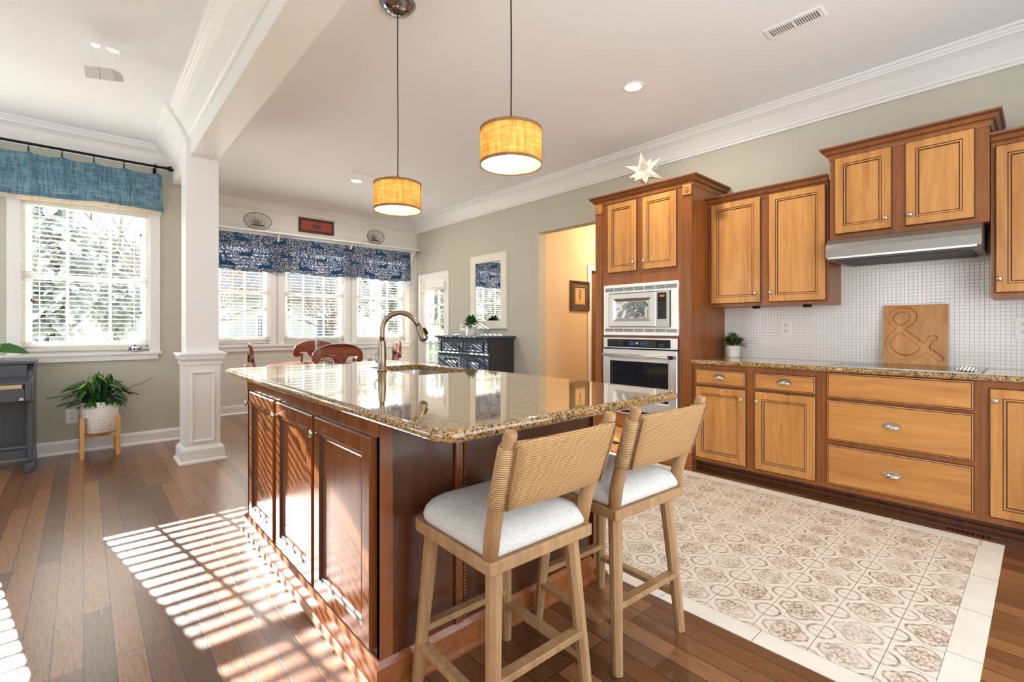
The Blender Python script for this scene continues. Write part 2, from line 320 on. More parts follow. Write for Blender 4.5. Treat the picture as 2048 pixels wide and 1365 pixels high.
# ---------------------------------------------------------------- mesh builder
class MB:
    def __init__(s): s.v = []; s.f = []; s.m = []; s.sm = []
    def add(s, vs, fs, m=0, smooth=False):
        o = len(s.v); s.v += [tuple(p) for p in vs]
        for f in fs: s.f.append([i + o for i in f]); s.m.append(m); s.sm.append(smooth)
        return s
    def box(s, x0, x1, y0, y1, z0, z1, m=0):
        vs = [(x, y, z) for z in (z0, z1) for y in (y0, y1) for x in (x0, x1)]
        return s.add(vs, [(0, 2, 3, 1), (4, 5, 7, 6), (0, 1, 5, 4), (2, 6, 7, 3), (0, 4, 6, 2), (1, 3, 7, 5)], m)
    def loft(s, rings, m=0, cap=True, smooth=False, closed=True):
        n = len(rings[0]); o = []; fs = []
        for r in rings: o += list(r)
        for i in range(len(rings) - 1):
            for j in range(n if closed else n - 1):
                a = i * n + j; b = i * n + (j + 1) % n; fs.append((a, b, b + n, a + n))
        s.add(o, fs, m, smooth)
        if cap:
            s.add(rings[0], [tuple(range(n - 1, -1, -1))], m); s.add(rings[-1], [tuple(range(n))], m)
        return s
    def tube(s, pts, r, seg=10, m=0, cap=True, smooth=True):
        pts = [Vector(p) for p in pts]; rs = r if isinstance(r, (list, tuple)) else [r] * len(pts); rings = []
        up = None
        for i, p in enumerate(pts):
            d = (pts[min(i + 1, len(pts) - 1)] - pts[max(i - 1, 0)]).normalized()
            if up is None: up = Vector((0, 0, 1)) if abs(d.z) < .9 else Vector((1, 0, 0))
            a = d.cross(up).normalized(); b_ = a.cross(d).normalized(); up = b_
            rings.append([p + (a * math.cos(2 * PI * k / seg) + b_ * math.sin(2 * PI * k / seg)) * rs[i] for k in range(seg)])
        return s.loft(rings, m, cap, smooth)
    def lathe(s, prof, c=(0, 0, 0), seg=32, m=0, smooth=True, axis='z', cap=False):
        rings = []
        for r, z in prof:
            ring = []
            for k in range(seg):
                a = 2 * PI * k / seg; p = (r * math.cos(a), r * math.sin(a), z)
                if axis == 'y': p = (p[0], p[2], p[1])
                if axis == 'x': p = (p[2], p[0], p[1])
                ring.append((c[0] + p[0], c[1] + p[1], c[2] + p[2]))
            rings.append(ring)
        return s.loft(rings, m, cap, smooth)
    def sphere(s, c, r, seg=16, m=0):
        rr = r if isinstance(r, tuple) else (r, r, r); rings = []
        for i in range(seg // 2 + 1):
            t = PI * i / (seg // 2); q = max(math.sin(t), .001)
            rings.append([(c[0] + rr[0] * q * math.cos(2 * PI * k / seg), c[1] + rr[1] * q * math.sin(2 * PI * k / seg), c[2] - rr[2] * math.cos(t)) for k in range(seg)])
        return s.loft(rings, m, False, True)
    def prism(s, prof, axis, a0, a1, m=0):
        mp = {'x': lambda p, a: (a, p[0], p[1]), 'y': lambda p, a: (p[0], a, p[1]), 'z': lambda p, a: (p[0], p[1], a)}[axis]
        return s.loft([[mp(p, a0) for p in prof], [mp(p, a1) for p in prof]], m)
    def bar(s, p0, p1, w0, w1=None, m=0, d0=None, d1=None, ch=.22):
        # tapered chamfered square bar
        w1 = w1 or w0; d0 = d0 or w0; d1 = d1 or w1; p0 = Vector(p0); p1 = Vector(p1); d = (p1 - p0).normalized()
        up = Vector((0, 1, 0)) if abs(d.y) < .9 else Vector((0, 0, 1)); a = d.cross(up).normalized(); b_ = a.cross(d).normalized()
        rings = []
        for p, w_, q in ((p0, w0, d0), (p1, w1, d1)):
            h = w_ / 2; k = q / 2; c = ch * min(h, k)
            rings.append([p + a * x + b_ * y for x, y in ((h, k - c), (h - c, k), (-h + c, k), (-h, k - c), (-h, -k + c), (-h + c, -k), (h - c, -k), (h, -k + c))])
        return s.loft(rings, m)
    def rings_panel(s, wd, ht, steps, x0=0, z0=0):
        # nested rectangles facing -y: steps = [(inset, y, material of the ring up to it)]
        P = lambda i, y: [(x0 + i, y, z0 + i), (x0 + wd - i, y, z0 + i), (x0 + wd - i, y, z0 + ht - i), (x0 + i, y, z0 + ht - i)]
        for (i0, y0, _), (i1, y1, mt) in zip(steps, steps[1:]):
            s.add(P(i0, y0) + P(i1, y1), [(k, (k + 1) % 4, 4 + (k + 1) % 4, 4 + k) for k in range(4)], mt)
        s.add(P(steps[-1][0], steps[-1][1]), [(0, 1, 2, 3)], steps[-1][2] if len(steps[-1]) < 4 else steps[-1][3])
        s.add(P(steps[0][0], steps[0][1]), [(3, 2, 1, 0)], 0)
        return s
    def sweep(s, path, prof, m=0, segs=None, closed=False):
        # profile of (outward, z) along a flat path; outward is left of travel
        P = [Vector(p) for p in path]; n = len(P)
        nor = lambda a, b: Vector((-(b - a).normalized().y, (b - a).normalized().x))
        mit = []
        for i in range(n):
            if closed or 0 < i < n - 1:
                a, b = nor(P[i - 1], P[i]), nor(P[i], P[(i + 1) % n]); mit.append((a + b) / (1 + a.dot(b)))
            else: mit.append(nor(P[0], P[1]) if i == 0 else nor(P[-2], P[-1]))
        for i in range(n if closed else n - 1):
            if segs is not None and i not in segs: continue
            j = (i + 1) % n
            s.loft([[(P[k].x + mit[k].x * o, P[k].y + mit[k].y * o, z) for o, z in prof] for k in (i, j)], m)
        return s
    def mesh(s, name, mats):
        me = bpy.data.meshes.new(name); me.from_pydata(s.v, [], s.f); me.update()
        for k in mats: me.materials.append(M[k])
        me.polygons.foreach_set('material_index', s.m); me.polygons.foreach_set('use_smooth', s.sm)
        bm = bmesh.new(); bm.from_mesh(me); bmesh.ops.remove_doubles(bm, verts=bm.verts, dist=1e-5); bmesh.ops.recalc_face_normals(bm, faces=bm.faces); bm.to_mesh(me); bm.free()
        return me
COL = S.collection.objects
def link(name, mb, mats, parent=None, bevel=0, world=None):
    if isinstance(mats, str): mats = [mats]
    if world is not None:      # coordinates given in the room, stored relative to the thing
        inv = world.inverted(); mb.v = [tuple(inv @ Vector(p)) for p in mb.v]
    o = bpy.data.objects.new(name, mb.mesh(name, mats)); COL.link(o)
    if parent is not None: o.parent = parent
    if bevel:
        b = o.modifiers.new('bevel', 'BEVEL'); b.width = bevel; b.segments = 2; b.limit_method = 'ANGLE'; b.angle_limit = math.radians(40)
        b.harden_normals = False
    return o
def tag(o, label, cat, group=None):
    o['label'] = label; o['category'] = cat
    if group: o['group'] = group
    return o
class Thing:
    def __init__(s, name, label, cat, loc=(0, 0, 0), rz=0, group=None, rx=0):
        s.o = bpy.data.objects.new(name, None); COL.link(s.o); s.o.location = loc; s.o.rotation_euler = (rx, 0, rz); s.o.empty_display_size = .1
        s.mw = Matrix.Translation(loc) @ Matrix.Rotation(rz, 4, 'Z') @ Matrix.Rotation(rx, 4, 'X'); tag(s.o, label, cat, group)
    def part(s, name, mb, mats, parent=None, bevel=0, world=False, label=None):
        o = link(name, mb, mats, parent or s.o, bevel, s.mw if world else None)
        if label: o['label'] = label
        return o
def struct(name, mb, mats, bevel=0, parent=None):
    o = link(name, mb, mats, parent, bevel); o['kind'] = 'structure'; return o
def single(name, mb, mats, label, cat, loc=(0, 0, 0), group=None, bevel=0, world=True, rz=0):
    mw = Matrix.Translation(loc) @ Matrix.Rotation(rz, 4, 'Z')
    o = link(name, mb, mats, None, bevel, mw if world else None); o.location = loc; o.rotation_euler = (0, 0, rz); return tag(o, label, cat, group)
def copy_tree(o, parent=None):
    c = o.copy(); COL.link(c)
    if parent is not None: c.parent = parent
    for ch in list(o.children): copy_tree(ch, c)
    return c
def face_right(Y, X, z=0): return dict(loc=(X, Y, z), rz=-PI / 2)     # local x = -Y, local y = into the right wall
def rrect(x0, x1, y0, y1, r, seg=6):
    rs = r if isinstance(r, tuple) else (r,) * 4; out = []
    for (cx, cy, a0, q) in ((x1 - rs[0], y0 + rs[0], -90, rs[0]), (x1 - rs[1], y1 - rs[1], 0, rs[1]), (x0 + rs[2], y1 - rs[2], 90, rs[2]), (x0 + rs[3], y0 + rs[3], 180, rs[3])):
        out += [(cx + q * math.cos(math.radians(a0 + 90 * k / seg)), cy + q * math.sin(math.radians(a0 + 90 * k / seg))) for k in range(seg + 1)]
    return out
H = 3.12; XR = 4.475; YB = 7.56; YL = 6.31

# ---------------------------------------------------------------- room shell
fl = struct('floor', MB().box(-2.4, 8, -1.0, YB + .15, -.12, 0), 'floor_wood')
TX0, TX1, TY0, TY1 = 1.93, 3.83, .15, 3.25
ti = MB().box(TX0 + .1, TX1 - .11, TY0 + .1, TY1, .0, .003, 0)
bo = .003
ti.box(TX0, TX0 + .1, TY0 + .1, TY1, 0, bo, 1).box(TX1 - .11, TX1, TY0 + .1, TY1, 0, bo, 1).box(TX0, TX1, TY0, TY0 + .1, 0, bo, 1)
for k in range(8):
    y = .36 + .4 * k
    if y < TY1: ti.box(TX0, TX0 + .1, y, y + .0025, bo, bo + .0003, 2); ti.box(TX1 - .11, TX1, y - .12, y - .1175, bo, bo + .0003, 2)
for k in range(4): x = 2.42 + .42 * k; ti.box(x, x + .0025, TY0, TY0 + .1, bo, bo + .0003, 2)
ti.box(TX0 + .0985, TX0 + .1, TY0 + .1, TY1, bo, bo + .0003, 2).box(TX1 - .111, TX1 - .1095, TY0, TY1, bo, bo + .0003, 2).box(TX0, TX1, TY0 + .099, TY0 + .1005, bo, bo + .0003, 2)
inl = struct('tile_inlay', ti, ['tile_print', 'tile_plain', 'grout'], parent=fl)
struct('ceiling', MB().box(-2.4, XR + .14, -1.2, YB + .14, H, H + .12), 'ceiling_white')
# right wall with the hall opening and the patio door opening
wr = MB().box(XR, XR + .14, -1.0, 3.08, 0, H).box(XR, XR + .14, 3.08, 4.468, 2.47, H).box(XR, XR + .14, 4.468, 6.61, 0, H).box(XR, XR + .14, 6.61, 7.42, 2.08, H).box(XR, XR + .14, 7.42, YB + .14, 0, H)
struct('wall_right', wr, 'sage')
NX = .93   # left side of the breakfast nook
WIN = [(1.09, 2.03), (2.214, 3.149), (3.334, 4.235)]; WZ0, WZ1 = .985, 2.46
wb = MB().box(NX, XR, YB, YB + .14, 0, WZ0).box(NX, XR, YB, YB + .14, WZ1, H)
for a, b_ in zip([NX] + [q[1] for q in WIN], [q[0] for q in WIN] + [XR]): wb.box(a, b_, YB, YB + .14, WZ0, WZ1)
struct('wall_back', wb, 'shiplap')
struct('wall_left_added', MB().box(-2.54, -2.4, -1.14, YL + .14, 0, .8).box(-2.54, -2.4, -1.14, YL + .14, 2.45, H).box(-2.54, -2.4, 5.6, YL + .14, .8, 2.45).box(-2.54, -2.4, -1.14, -.6, .8, 2.45).box(-2.54, -2.4, 2.2, 3.9, .8, 2.45).box(-2.54, -2.4, -.6, .2, .8, 2.45), 'sage')  # unseen wall added to hold back side sky light; its gaps shape the fill
struct('wall_front_added', MB().box(-2.4, -.3, -1.14, -1.0, 0, H).box(3.3, XR, -1.14, -1.0, 0, H).box(-.3, 3.3, -1.14, -1.0, 2.75, H), 'sage')  # added behind the camera, unseen; wide opening limits the light from the rear
struct('wall_nook', MB().box(NX - .12, NX, YL + .14, YB + .14, 0, H), 'sage')
LW = [(-1.68, -.72), (-.436, .523)]; LZ0, LZ1 = .985, 2.42
wlm = MB().box(-2.4, NX, YL, YL + .14, 0, LZ0).box(-2.4, NX, YL, YL + .14, LZ1, H).box(-2.4, -1.68, YL, YL + .14, LZ0, LZ1).box(-.72, -.436, YL, YL + .14, LZ0, LZ1).box(.523, NX, YL, YL + .14, LZ0, LZ1)
struct('wall_living', wlm, 'sage')
# hall beyond the opening
hw = MB().box(XR + .14, 5.56, 4.468, 4.60, 0, 2.75).box(6.38, 6.9, 4.468, 4.60, 0, 2.75).box(5.56, 6.38, 4.468, 4.60, 2.06, 2.75).box(6.9, 7.02, 2.9, 4.6, 0, 2.75).box(XR + .14, 7.02, 2.9, 3.0, 0, 2.75)
struct('wall_hall', hw, 'hall_beige')
struct('ceiling_hall', MB().box(XR + .14, 7.02, 2.9, 4.6, 2.75, 2.83), 'ceiling_white')
struct('door_2', MB().box(5.56, 6.38, 4.52, 4.56, 0, 2.06).rings_panel(.6, .7, [(0, 0, 0), (.01, -.01, 0), (.06, -.01, 0), (.07, 0, 0)], 0, 0), 'door_brown')
struct('trim_5', MB().box(5.48, 5.56, 4.452, 4.467, 0, 2.14).box(6.38, 6.46, 4.452, 4.467, 0, 2.14).box(5.56, 6.38, 4.452, 4.467, 2.06, 2.14), 'white_paint', .004)
# beam between living area and kitchen, and the column below it
BX0, BX1, BZ = .716, .925, 2.765
CX0, CX1, CY0, CY1 = .681, .937, 5.13, 5.386
bm_ = MB().box(BX0, BX1, -1.2, CY0, BZ, H).box(BX0, BX1, CY1, YL, BZ, H)
struct('trim_1', bm_, 'white_paint')
crown = [(0, -.215), (.016, -.215), (.016, -.195), (.028, -.19), (.034, -.172), (.06, -.13), (.095, -.085), (.128, -.06), (.14, -.056), (.14, -.04), (.152, -.036), (.158, -.022), (.172, -.018), (.172, 0), (0, 0)]
cz = [(o, H + z) for o, z in crown]
struct('trim_2', MB().sweep([(XR, -1.0), (XR, YB), (NX, YB), (NX, YL + .2)], cz, 0, [0]), 'white_paint')
struct('trim_3', MB().sweep([(XR, -1.0), (XR, YB), (NX, YB), (NX, YL + .2)], cz, 0, [1, 2]), 'shiplap')
struct('trim_4', MB().sweep([(BX0, -1.2), (BX0, CY0), (CX0, CY0), (CX0, CY1), (BX0, CY1), (BX0, YL), (-2.4, YL)], cz), 'white_paint')
bb = [(0, 0), (.03, 0), (.03, .012), (.02, .022), (.016, .03), (.016, .105), (.01, .125), (0, .13)]
struct('baseboard_living', MB().sweep([(NX, YL), (-2.4, YL)], bb), 'white_paint')
struct('baseboard_back', MB().sweep([(XR, YB), (NX, YB), (NX, YL + .14)], bb), 'white_paint')
struct('baseboard_right', MB().sweep([(XR, 4.5), (XR, 6.54)], bb), 'white_paint')
c = Thing('column', 'white square column on panelled pedestal carrying the ceiling beam', 'column', ((CX0 + CX1) / 2, (CY0 + CY1) / 2, 0))
p = .012
c.part('shaft', MB().box(CX0, CX1, CY0, CY1, .985, H), 'white_paint', world=True, bevel=.003)
ped = MB().box(CX0 - p, CX1 + p, CY0 - p, CY1 + p, .0, .9)
c.part('pedestal', ped, 'white_paint', world=True, bevel=.002)
sq = [(CX0, CY0), (CX1, CY0), (CX1, CY1), (CX0, CY1)][::-1]
c.part('cap_moulding', MB().sweep(sq, [(p - .002, .885), (p + .012, .885), (p + .012, .91), (p + .03, .935), (p + .034, .968), (p + .045, .972), (p + .045, .988), (0, .988), (0, .9)], closed=True), 'white_paint', world=True)
c.part('plinth', MB().sweep(sq, [(p - .002, 0), (p + .045, 0), (p + .045, .015), (p + .028, .03), (p + .028, .115), (p + .016, .135), (p - .002, .15)], closed=True), 'white_paint', world=True)
fr = MB(); w_, h_ = .19, .64
def mould(mb, wd, ht, x0, z0, y0, t=.018, wth=.028):
    St = [(0, 0), (.004, -t), (.012, -t), (.018, -t * .6), (wth, -.003)]
    for (i0, y_0), (i1, y_1) in zip(St, St[1:]):
        P = lambda i, y: [(x0 + i, y0 + y, z0 + i), (x0 + wd - i, y0 + y, z0 + i), (x0 + wd - i, y0 + y, z0 + ht - i), (x0 + i, y0 + y, z0 + ht - i)]
        mb.add(P(i0, y_0) + P(i1, y_1), [(k, (k + 1) % 4, 4 + (k + 1) % 4, 4 + k) for k in range(4)])
    return mb
c.part('panel_moulding', mould(MB(), .185, .64, .718, .18, CY0 - p), 'white_paint', world=True)

# ---------------------------------------------------------------- windows and blinds
def window(name, x0, x1, z0, z1, y, cols=3, casing=.085, rows=False):
    d = .10; mid = (z0 + z1) / 2
    fr = MB()
    for a, b_ in ((x0, x0 + .035), (x1 - .035, x1)): fr.box(a, b_, y + .03, y + .13, z0, z1)
    fr.box(x0, x1, y + .03, y + .13, z0, z0 + .04).box(x0, x1, y + .03, y + .13, z1 - .04, z1)
    fr.box(x0, x0 + .012, y, y + .03, z0, z1).box(x1 - .012, x1, y, y + .03, z0, z1)
    o = struct(name, fr, 'white_paint')
    cs = MB().box(x0 - casing, x0 + .002, y - .018, y, z0 - .02, z1 + casing).box(x1 - .002, x1 + casing, y - .018, y, z0 - .02, z1 + casing).box(x0, x1, y - .018, y, z1, z1 + casing)
    q = struct('window_casing', cs, 'white_paint', .004, o)
    sh = MB().box(x0 + .035, x1 - .035, y + .06, y + .10, mid - .025, mid + .025)
    for k in range(1, cols):
        x = x0 + (x1 - x0) * k / cols; sh.box(x - .011, x + .011, y + .075, y + .095, z0 + .04, z1 - .04)
    for zz in () if not rows else (z0 + (mid - z0) * .5, mid + (z1 - mid) * .5): sh.box(x0 + .035, x1 - .035, y + .076, y + .094, zz - .011, zz + .011)
    for a, b_ in ((x0 + .035, x0 + .075), (x1 - .075, x1 - .035)): sh.box(a, b_, y + .065, y + .10, z0 + .0402, z1 - .0402)
    sh.box(x0 + .0751, x1 - .0751, y + .065, y + .10, z0 + .0402, z0 + .09)
    struct('sash', sh, 'white_paint', 0, o)
    struct('pane', MB().box(x0 + .04, x1 - .04, y + .083, y + .087, z0 + .04, z1 - .04), 'pane', 0, o)
    return o
def blind(x0, x1, z0, z1, y, label, tass=(), tilt=-.04, group='horizontal blinds'):
    t = Thing('window_blind', label, 'blind', ((x0 + x1) / 2, y, z0), 0, group)
    a, b_ = x0 + .014, x1 - .014; L = (b_ - a) / 2
    t.part('headrail', MB().box(-L, L, -.028, .028, z1 - z0 - .05, z1 - z0), 'slat_white')
    sl = MB(); n = int((z1 - z0 - .13) / .044)
    for k in range(n):
        z = .055 + k * .044; s_, c_ = math.sin(tilt) * .025, math.cos(tilt) * .025
        pr = [(-c_, z - s_), (-c_ * .3, z - s_ * .3 + .002), (c_ * .3, z + s_ * .3 + .002), (c_, z + s_), (c_, z + s_ - .0025), (-c_, z - s_ - .0025)]
        sl.prism(pr, 'x', -L, L)
    t.part('slats', sl, 'slat_white')
    t.part('bottom_rail', MB().box(-L, L, -.026, .026, .006, .03), 'slat_white', bevel=.003)
    cd = MB()
    for f in (-.38, 0, .38):
        for q in (-.026, .026): cd.box(f * 2 * L - .0012, f * 2 * L + .0012, q - .001, q + .001, .03, z1 - z0 - .05)
    t.part('ladder_cord', cd, 'plastic_white')
    for tx, tz in tass:
        k = t.part('pull_cord', MB().box(tx - (x0 + x1) / 2 - .001, tx - (x0 + x1) / 2 + .001, -.034, -.032, tz - z0, z1 - z0 - .03), 'plastic_white')
        t.part('tassel', MB().lathe([(.003, .03), (.007, .02), (.009, 0), (.001, 0)], (tx - (x0 + x1) / 2, -.033, tz - z0 - .03), 10), 'picture_frame', k)
    return t
for i, (a, b_) in enumerate(LW):
    window('window_%d' % (i + 1), a, b_, LZ0, LZ1, YL)
struct('trim_6', MB().box(-.56, .62, YL - .05, YL - .019, LZ0 - .045, LZ0 - .016).box(-.53, .59, YL - .03, YL, LZ0 - .10, LZ0 - .045), 'white_paint', .004)
blind(LW[1][0], LW[1][1], LZ0, LZ1, YL + .03, 'white horizontal blind in the window above the potted fern, under the blue linen valance', ((-.36, 1.49), (-.345, 1.48), (.445, 2.2), (.445, 1.39)))
blind(LW[0][0], LW[0][1], LZ0, LZ1, YL + .03, 'white horizontal blind in the window cut off by the left picture edge')
NL = ['white horizontal blind in the leftmost of the three breakfast nook windows, beside the column', 'white horizontal blind in the middle of the three breakfast nook windows', 'white horizontal blind in the rightmost breakfast nook window, nearest the patio door']
tas = [((1.97, 1.5),), ((2.28, 1.62), (2.285, 1.5)), ((3.39, 1.58), (3.385, 1.5))]
for i, (a, b_) in enumerate(WIN):
    window('window_%d' % (i + 3), a, b_, WZ0, WZ1, YB, 3, .08, True)
    blind(a, b_, WZ0, WZ1, YB + .03, NL[i], tas[i])
struct('trim_7', MB().box(NX + .02, 4.33, YB - .05, YB - .019, WZ0 - .045, WZ0 - .014).box(NX + .02, 4.31, YB - .03, YB, WZ0 - .105, WZ0 - .045), 'white_paint', .004)

# patio door in the right wall
dr = MB().box(XR + .03, XR + .075, 6.635, 6.74, .01, 2.055).box(XR + .03, XR + .075, 7.29, 7.40, .01, 2.055).box(XR + .03, XR + .075, 6.74, 7.29, .01, .28).box(XR + .03, XR + .075, 6.74, 7.29, 1.93, 2.055)
dr.box(XR, XR + .14, 6.61, 6.635, 0, 2.08).box(XR, XR + .14, 7.40, 7.42, 0, 2.08).box(XR, XR + .14, 6.61, 7.42, 2.055, 2.08)
d1 = struct('door_1', dr, 'white_paint')
mu = MB()
for k in range(1, 3): y = 6.74 + .55 * k / 3; mu.box(XR + .035, XR + .07, y - .01, y + .01, .28, 1.93)
for k in range(1, 5): z = .28 + 1.65 * k / 5; mu.box(XR + .035, XR + .07, 6.74, 7.29, z - .01, z + .01)
struct('muntin', mu, 'white_paint', 0, d1)
struct('pane', MB().box(XR + .05, XR + .054, 6.74, 7.29, .28, 1.93), 'pane', 0, d1)
struct('door_casing', MB().box(XR - .018, XR, 6.54, 6.62, 0, 2.16).box(XR - .018, XR, 7.41, 7.49, 0, 2.16).box(XR - .018, XR, 6.62, 7.41, 2.07, 2.16), 'white_paint', .004, d1)
struct('door_handle', MB().lathe([(.001, -.012), (.028, -.012), (.028, 0), (.001, 0)], (XR + .03, 7.345, .97), 16, axis='x').tube([(XR + .025, 7.345, .97), (XR - .03, 7.345, .97), (XR - .035, 7.30, .97), (XR - .035, 7.23, .965)], .008), 'nickel', 0, d1)
t = Thing('roller_shade', 'white roller shade rolled up at the top of the patio door', 'shade', (XR - .0, 7.0, 1.88))
t.part('roll', MB().lathe([(.001, -.36), (.035, -.36), (.035, .36), (.001, .36)], (-.02, 0, 0), 16, axis='y'), 'cream_white')
t.part('bracket', MB().box(-.05, .028, .36, .372, -.03, .09), 'plastic_white'); t.part('bracket', MB().box(-.05, .028, -.372, -.36, -.03, .09), 'plastic_white')

# ---------------------------------------------------------------- cabinets
DOOR = [(0, 0, 1), (0, -.012, 1), (.0035, -.015, 1), (.008, -.021, 0), (.054, -.021, 0), (.058, -.016, 1), (.067, -.016, 0), (.073, -.010, 1), (.079, -.010, 0)]
SLAB = [(0, 0, 1), (0, -.012, 1), (.003, -.015, 1), (.009, -.016, 0), (.013, -.020, 1), (.018, -.021, 0)]
def door_mb(x0, x1, z0, z1, steps=DOOR): return MB().rings_panel(x1 - x0, z1 - z0, steps, x0, z0)
def knob_mb(x, z, y=-.021, r=.016):
    return MB().lathe([(.001, 0), (.009, 0), (.006, -.006), (.005, -.014), (.010, -.018), (r, -.022), (r * .96, -.028), (r * .6, -.032), (.001, -.033)], (x, y, z), 16, axis='y')
def pull_mb(x, z, y=-.021, s=1.0):
    mb = MB(); rings = []
    for i in range(9):
        a = PI * i / 8; rings.append([])
        for k in range(7):
            b_ = PI / 2 * k / 6
            rings[-1].append((x - .043 * s * math.cos(a), y - .026 * s * math.sin(a) * math.cos(b_), z - .008 + .024 * s * math.sin(b_) * math.sin(a)))
    mb.loft(rings, 0, False, True, False)
    mb.prism([(x - .05 * s * math.cos(k * PI / 6), z + .006 + .021 * s * math.sin(k * PI / 6)) for k in range(12)], 'y', y - .002, y)
    return mb
HZ = ['honey_z', 'glaze']; HX = ['honey_x', 'glaze']
cglaze = [(.0215, -.052), (.0228, -.052), (.0262, -.0475), (.025, -.0475)]
cglaze2 = [(.0455, -.0235), (.0485, -.0225), (.0485, -.013), (.0465, -.013)]
ccrown = [(0, -.085), (.006, -.085), (.010, -.07), (.014, -.058), (.022, -.05), (.040, -.026), (.046, -.022), (.047, -.014), (.056, -.010), (.058, 0), (0, 0)]
def rosette(t, x, z, w_=.078, y=-.014):
    o = t.part('rosette', MB().box(x - w_ / 2, x + w_ / 2, y - .012, -.0005, z - w_ * .58, z + w_ * .58), 'honey_z', bevel=.003)
    r = MB()
    for q, m_ in ((.026, 0), (.017, 0), (.008, 0)): r.lathe([(q + .003, 0), (q + .001, -.005), (q - .003, -.005), (q - .005, 0)], (x, y - .012, z), 20, m_, axis='y')
    r.lathe([(.019, 0), (.022, -.0015), (.012, -.0015), (.010, 0)], (x, y - .012, z), 20, 1, axis='y')
    t.part('ring_carving', r, ['honey_z', 'glaze'], o)
def flutes(x, w_, z0, z1, y=-.014):
    mb = MB(); n = 4; pr = [(x - w_ / 2, 0), (x - w_ / 2, y)]
    for k in range(n):
        c_ = x - w_ / 2 + w_ * (k + .5) / n; r = w_ / n * .32
        pr += [(c_ - r, y), (c_ - r * .5, y + .005), (c_ + r * .5, y + .005), (c_ + r, y)]
    pr += [(x + w_ / 2, y), (x + w_ / 2, 0)]
    return mb.prism([(a, b_) for a, b_ in pr], 'z', z0, z1)
# --- tall oven cabinet
TYL, TYR, TXF = 3.03, 2.005, 3.86
t = Thing('oven_cabinet', 'tall honey wood cabinet holding the microwave and wall oven, fluted at both edges', 'cabinet', **face_right(TYL, TXF))
W = TYL - TYR; D = XR - TXF - .004
b = MB().box(0, .105, 0, .02, .10, 2.47).box(.905, W, 0, .02, .10, 2.47).box(0, .02, .02, D, .0, 2.47).box(W - .02, W, .02, D, .0, 2.47).box(.02, W - .02, D - .015, D, .02, 2.47)
for a, c_ in ((1.636, 2.47), (1.126, 1.143), (.10, .398)): b.box(.105, .905, 0, .02, a, c_)
for a in (1.126, .38, 1.645, 2.45): b.box(.02, W - .02, .02, D - .015, a, a + .014)
t.part('cabinet_body', b, 'frame_z')
TT = 2.52
t.part('crown_moulding', MB().sweep([(XR - .004, TYR), (TXF, TYR), (TXF, TYL), (XR - .004, TYL)], [(o, TT + z) for o, z in ccrown]).box(TXF, XR - .004, TYR, TYL, 2.471, TT - .01).sweep([(XR - .004, TYR), (TXF, TYR), (TXF, TYL), (XR - .004, TYL)], [(o, TT + z) for o, z in cglaze], 1).sweep([(XR - .004, TYR), (TXF, TYR), (TXF, TYL), (XR - .004, TYL)], [(o, TT + z) for o, z in cglaze2], 1), ['frame_z', 'glaze'], world=True)
for (a, c_, kx) in ((.15, .482, .455), (.541, .886, .568)):
    d_ = t.part('door', door_mb(a, c_, 1.752, 2.425), HZ); t.part('knob', knob_mb(kx, 1.83), 'nickel', d_)
for x in (.04, W - .04):
    t.part('pilaster', flutes(x, .078, .235, 2.37), 'frame_z'); rosette(t, x, 2.40); rosette(t, x, .19)
    t.part('plinth_block', MB().box(x - .045, x + .045, -.026, -.0005, .02, .14).box(x - .05, x + .05, -.032, -.0005, 0, .02), 'frame_z', bevel=.004)
t.part('toe_moulding', MB().box(.09, W - .09, -.012, -.0005, 0, .09), 'frame_z', bevel=.006)
d_ = t.part('drawer', door_mb(.13, .89, .11, .268, SLAB), HX)
# --- microwave
t = Thing('microwave', 'built-in stainless microwave with white trim kit above the wall oven', 'microwave', **face_right(2.922, TXF, 1.146))
w_, h_ = .796, .486
fr = MB()
for a, c_, e, f in ((0, w_, 0, .03), (0, w_, .062, .076), (0, w_, .405, .42), (0, w_, .458, h_), (0, .062, .076, .405), (.725, w_, .076, .405), (0, .012, .03, .062), (w_ - .012, w_, .03, .062), (0, .012, .42, .458), (w_ - .012, w_, .42, .458)): fr.box(a, c_, -.018, -.001, e, f)
t.part('trim_frame', fr, 'plastic_white', bevel=.002)
for z0, n in ((.03, 3), (.42, 4)):
    g = MB().box(.012, w_ - .012, -.006, -.001, z0, z0 + (.032 if n == 3 else .038), 1)
    for k in range(n): zz = z0 + .004 + k * .0095; g.box(.012, w_ - .012, -.012, -.006, zz, zz + .003)
    for k in range(1, 7): x = .012 + (w_ - .024) * k / 7; g.box(x - .003, x + .003, -.017, -.006, z0, z0 + (.032 if n == 3 else .038))
    t.part('vent_grille', g, ['steel_light', 'vent_dark'])
t.part('oven_body', MB().box(.07, .72, -.002, .45, .08, .40), 'black_metal')
dd = t.part('door', MB().rings_panel(.514, .317, [(0, 0, 0), (0, -.03, 0), (.004, -.034, 0), (.05, -.034, 0), (.078, -.022, 0), (.082, -.022, 0)], .071, .082), ['steel_mid'])
t.part('window', MB().box(.150, .502, -.0245, -.0225, .162, .318), 'micro_window', dd)
cp = t.part('control_panel', MB().box(.589, .72, -.034, -.003, .078, .403), 'steel', bevel=.003)
k = t.part('keypad', MB().box(.605, .692, -.0365, -.034, .15, .385), 'black_glass', cp)
t.part('display', MB().box(.625, .676, -.0372, -.0365, .347, .366), 'display_amber', k); mk = MB()
for r in range(7):
    for q in range(3): mk.box(.614 + q * .025, .631 + q * .025, -.0372, -.0365, .163 + r * .021, .172 + r * .021, 0)
t.part('key_markings', mk, ['vent_dark'], k)
t.part('door_button', MB().box(.607, .692, -.038, -.034, .10, .132), 'steel', cp, bevel=.002)
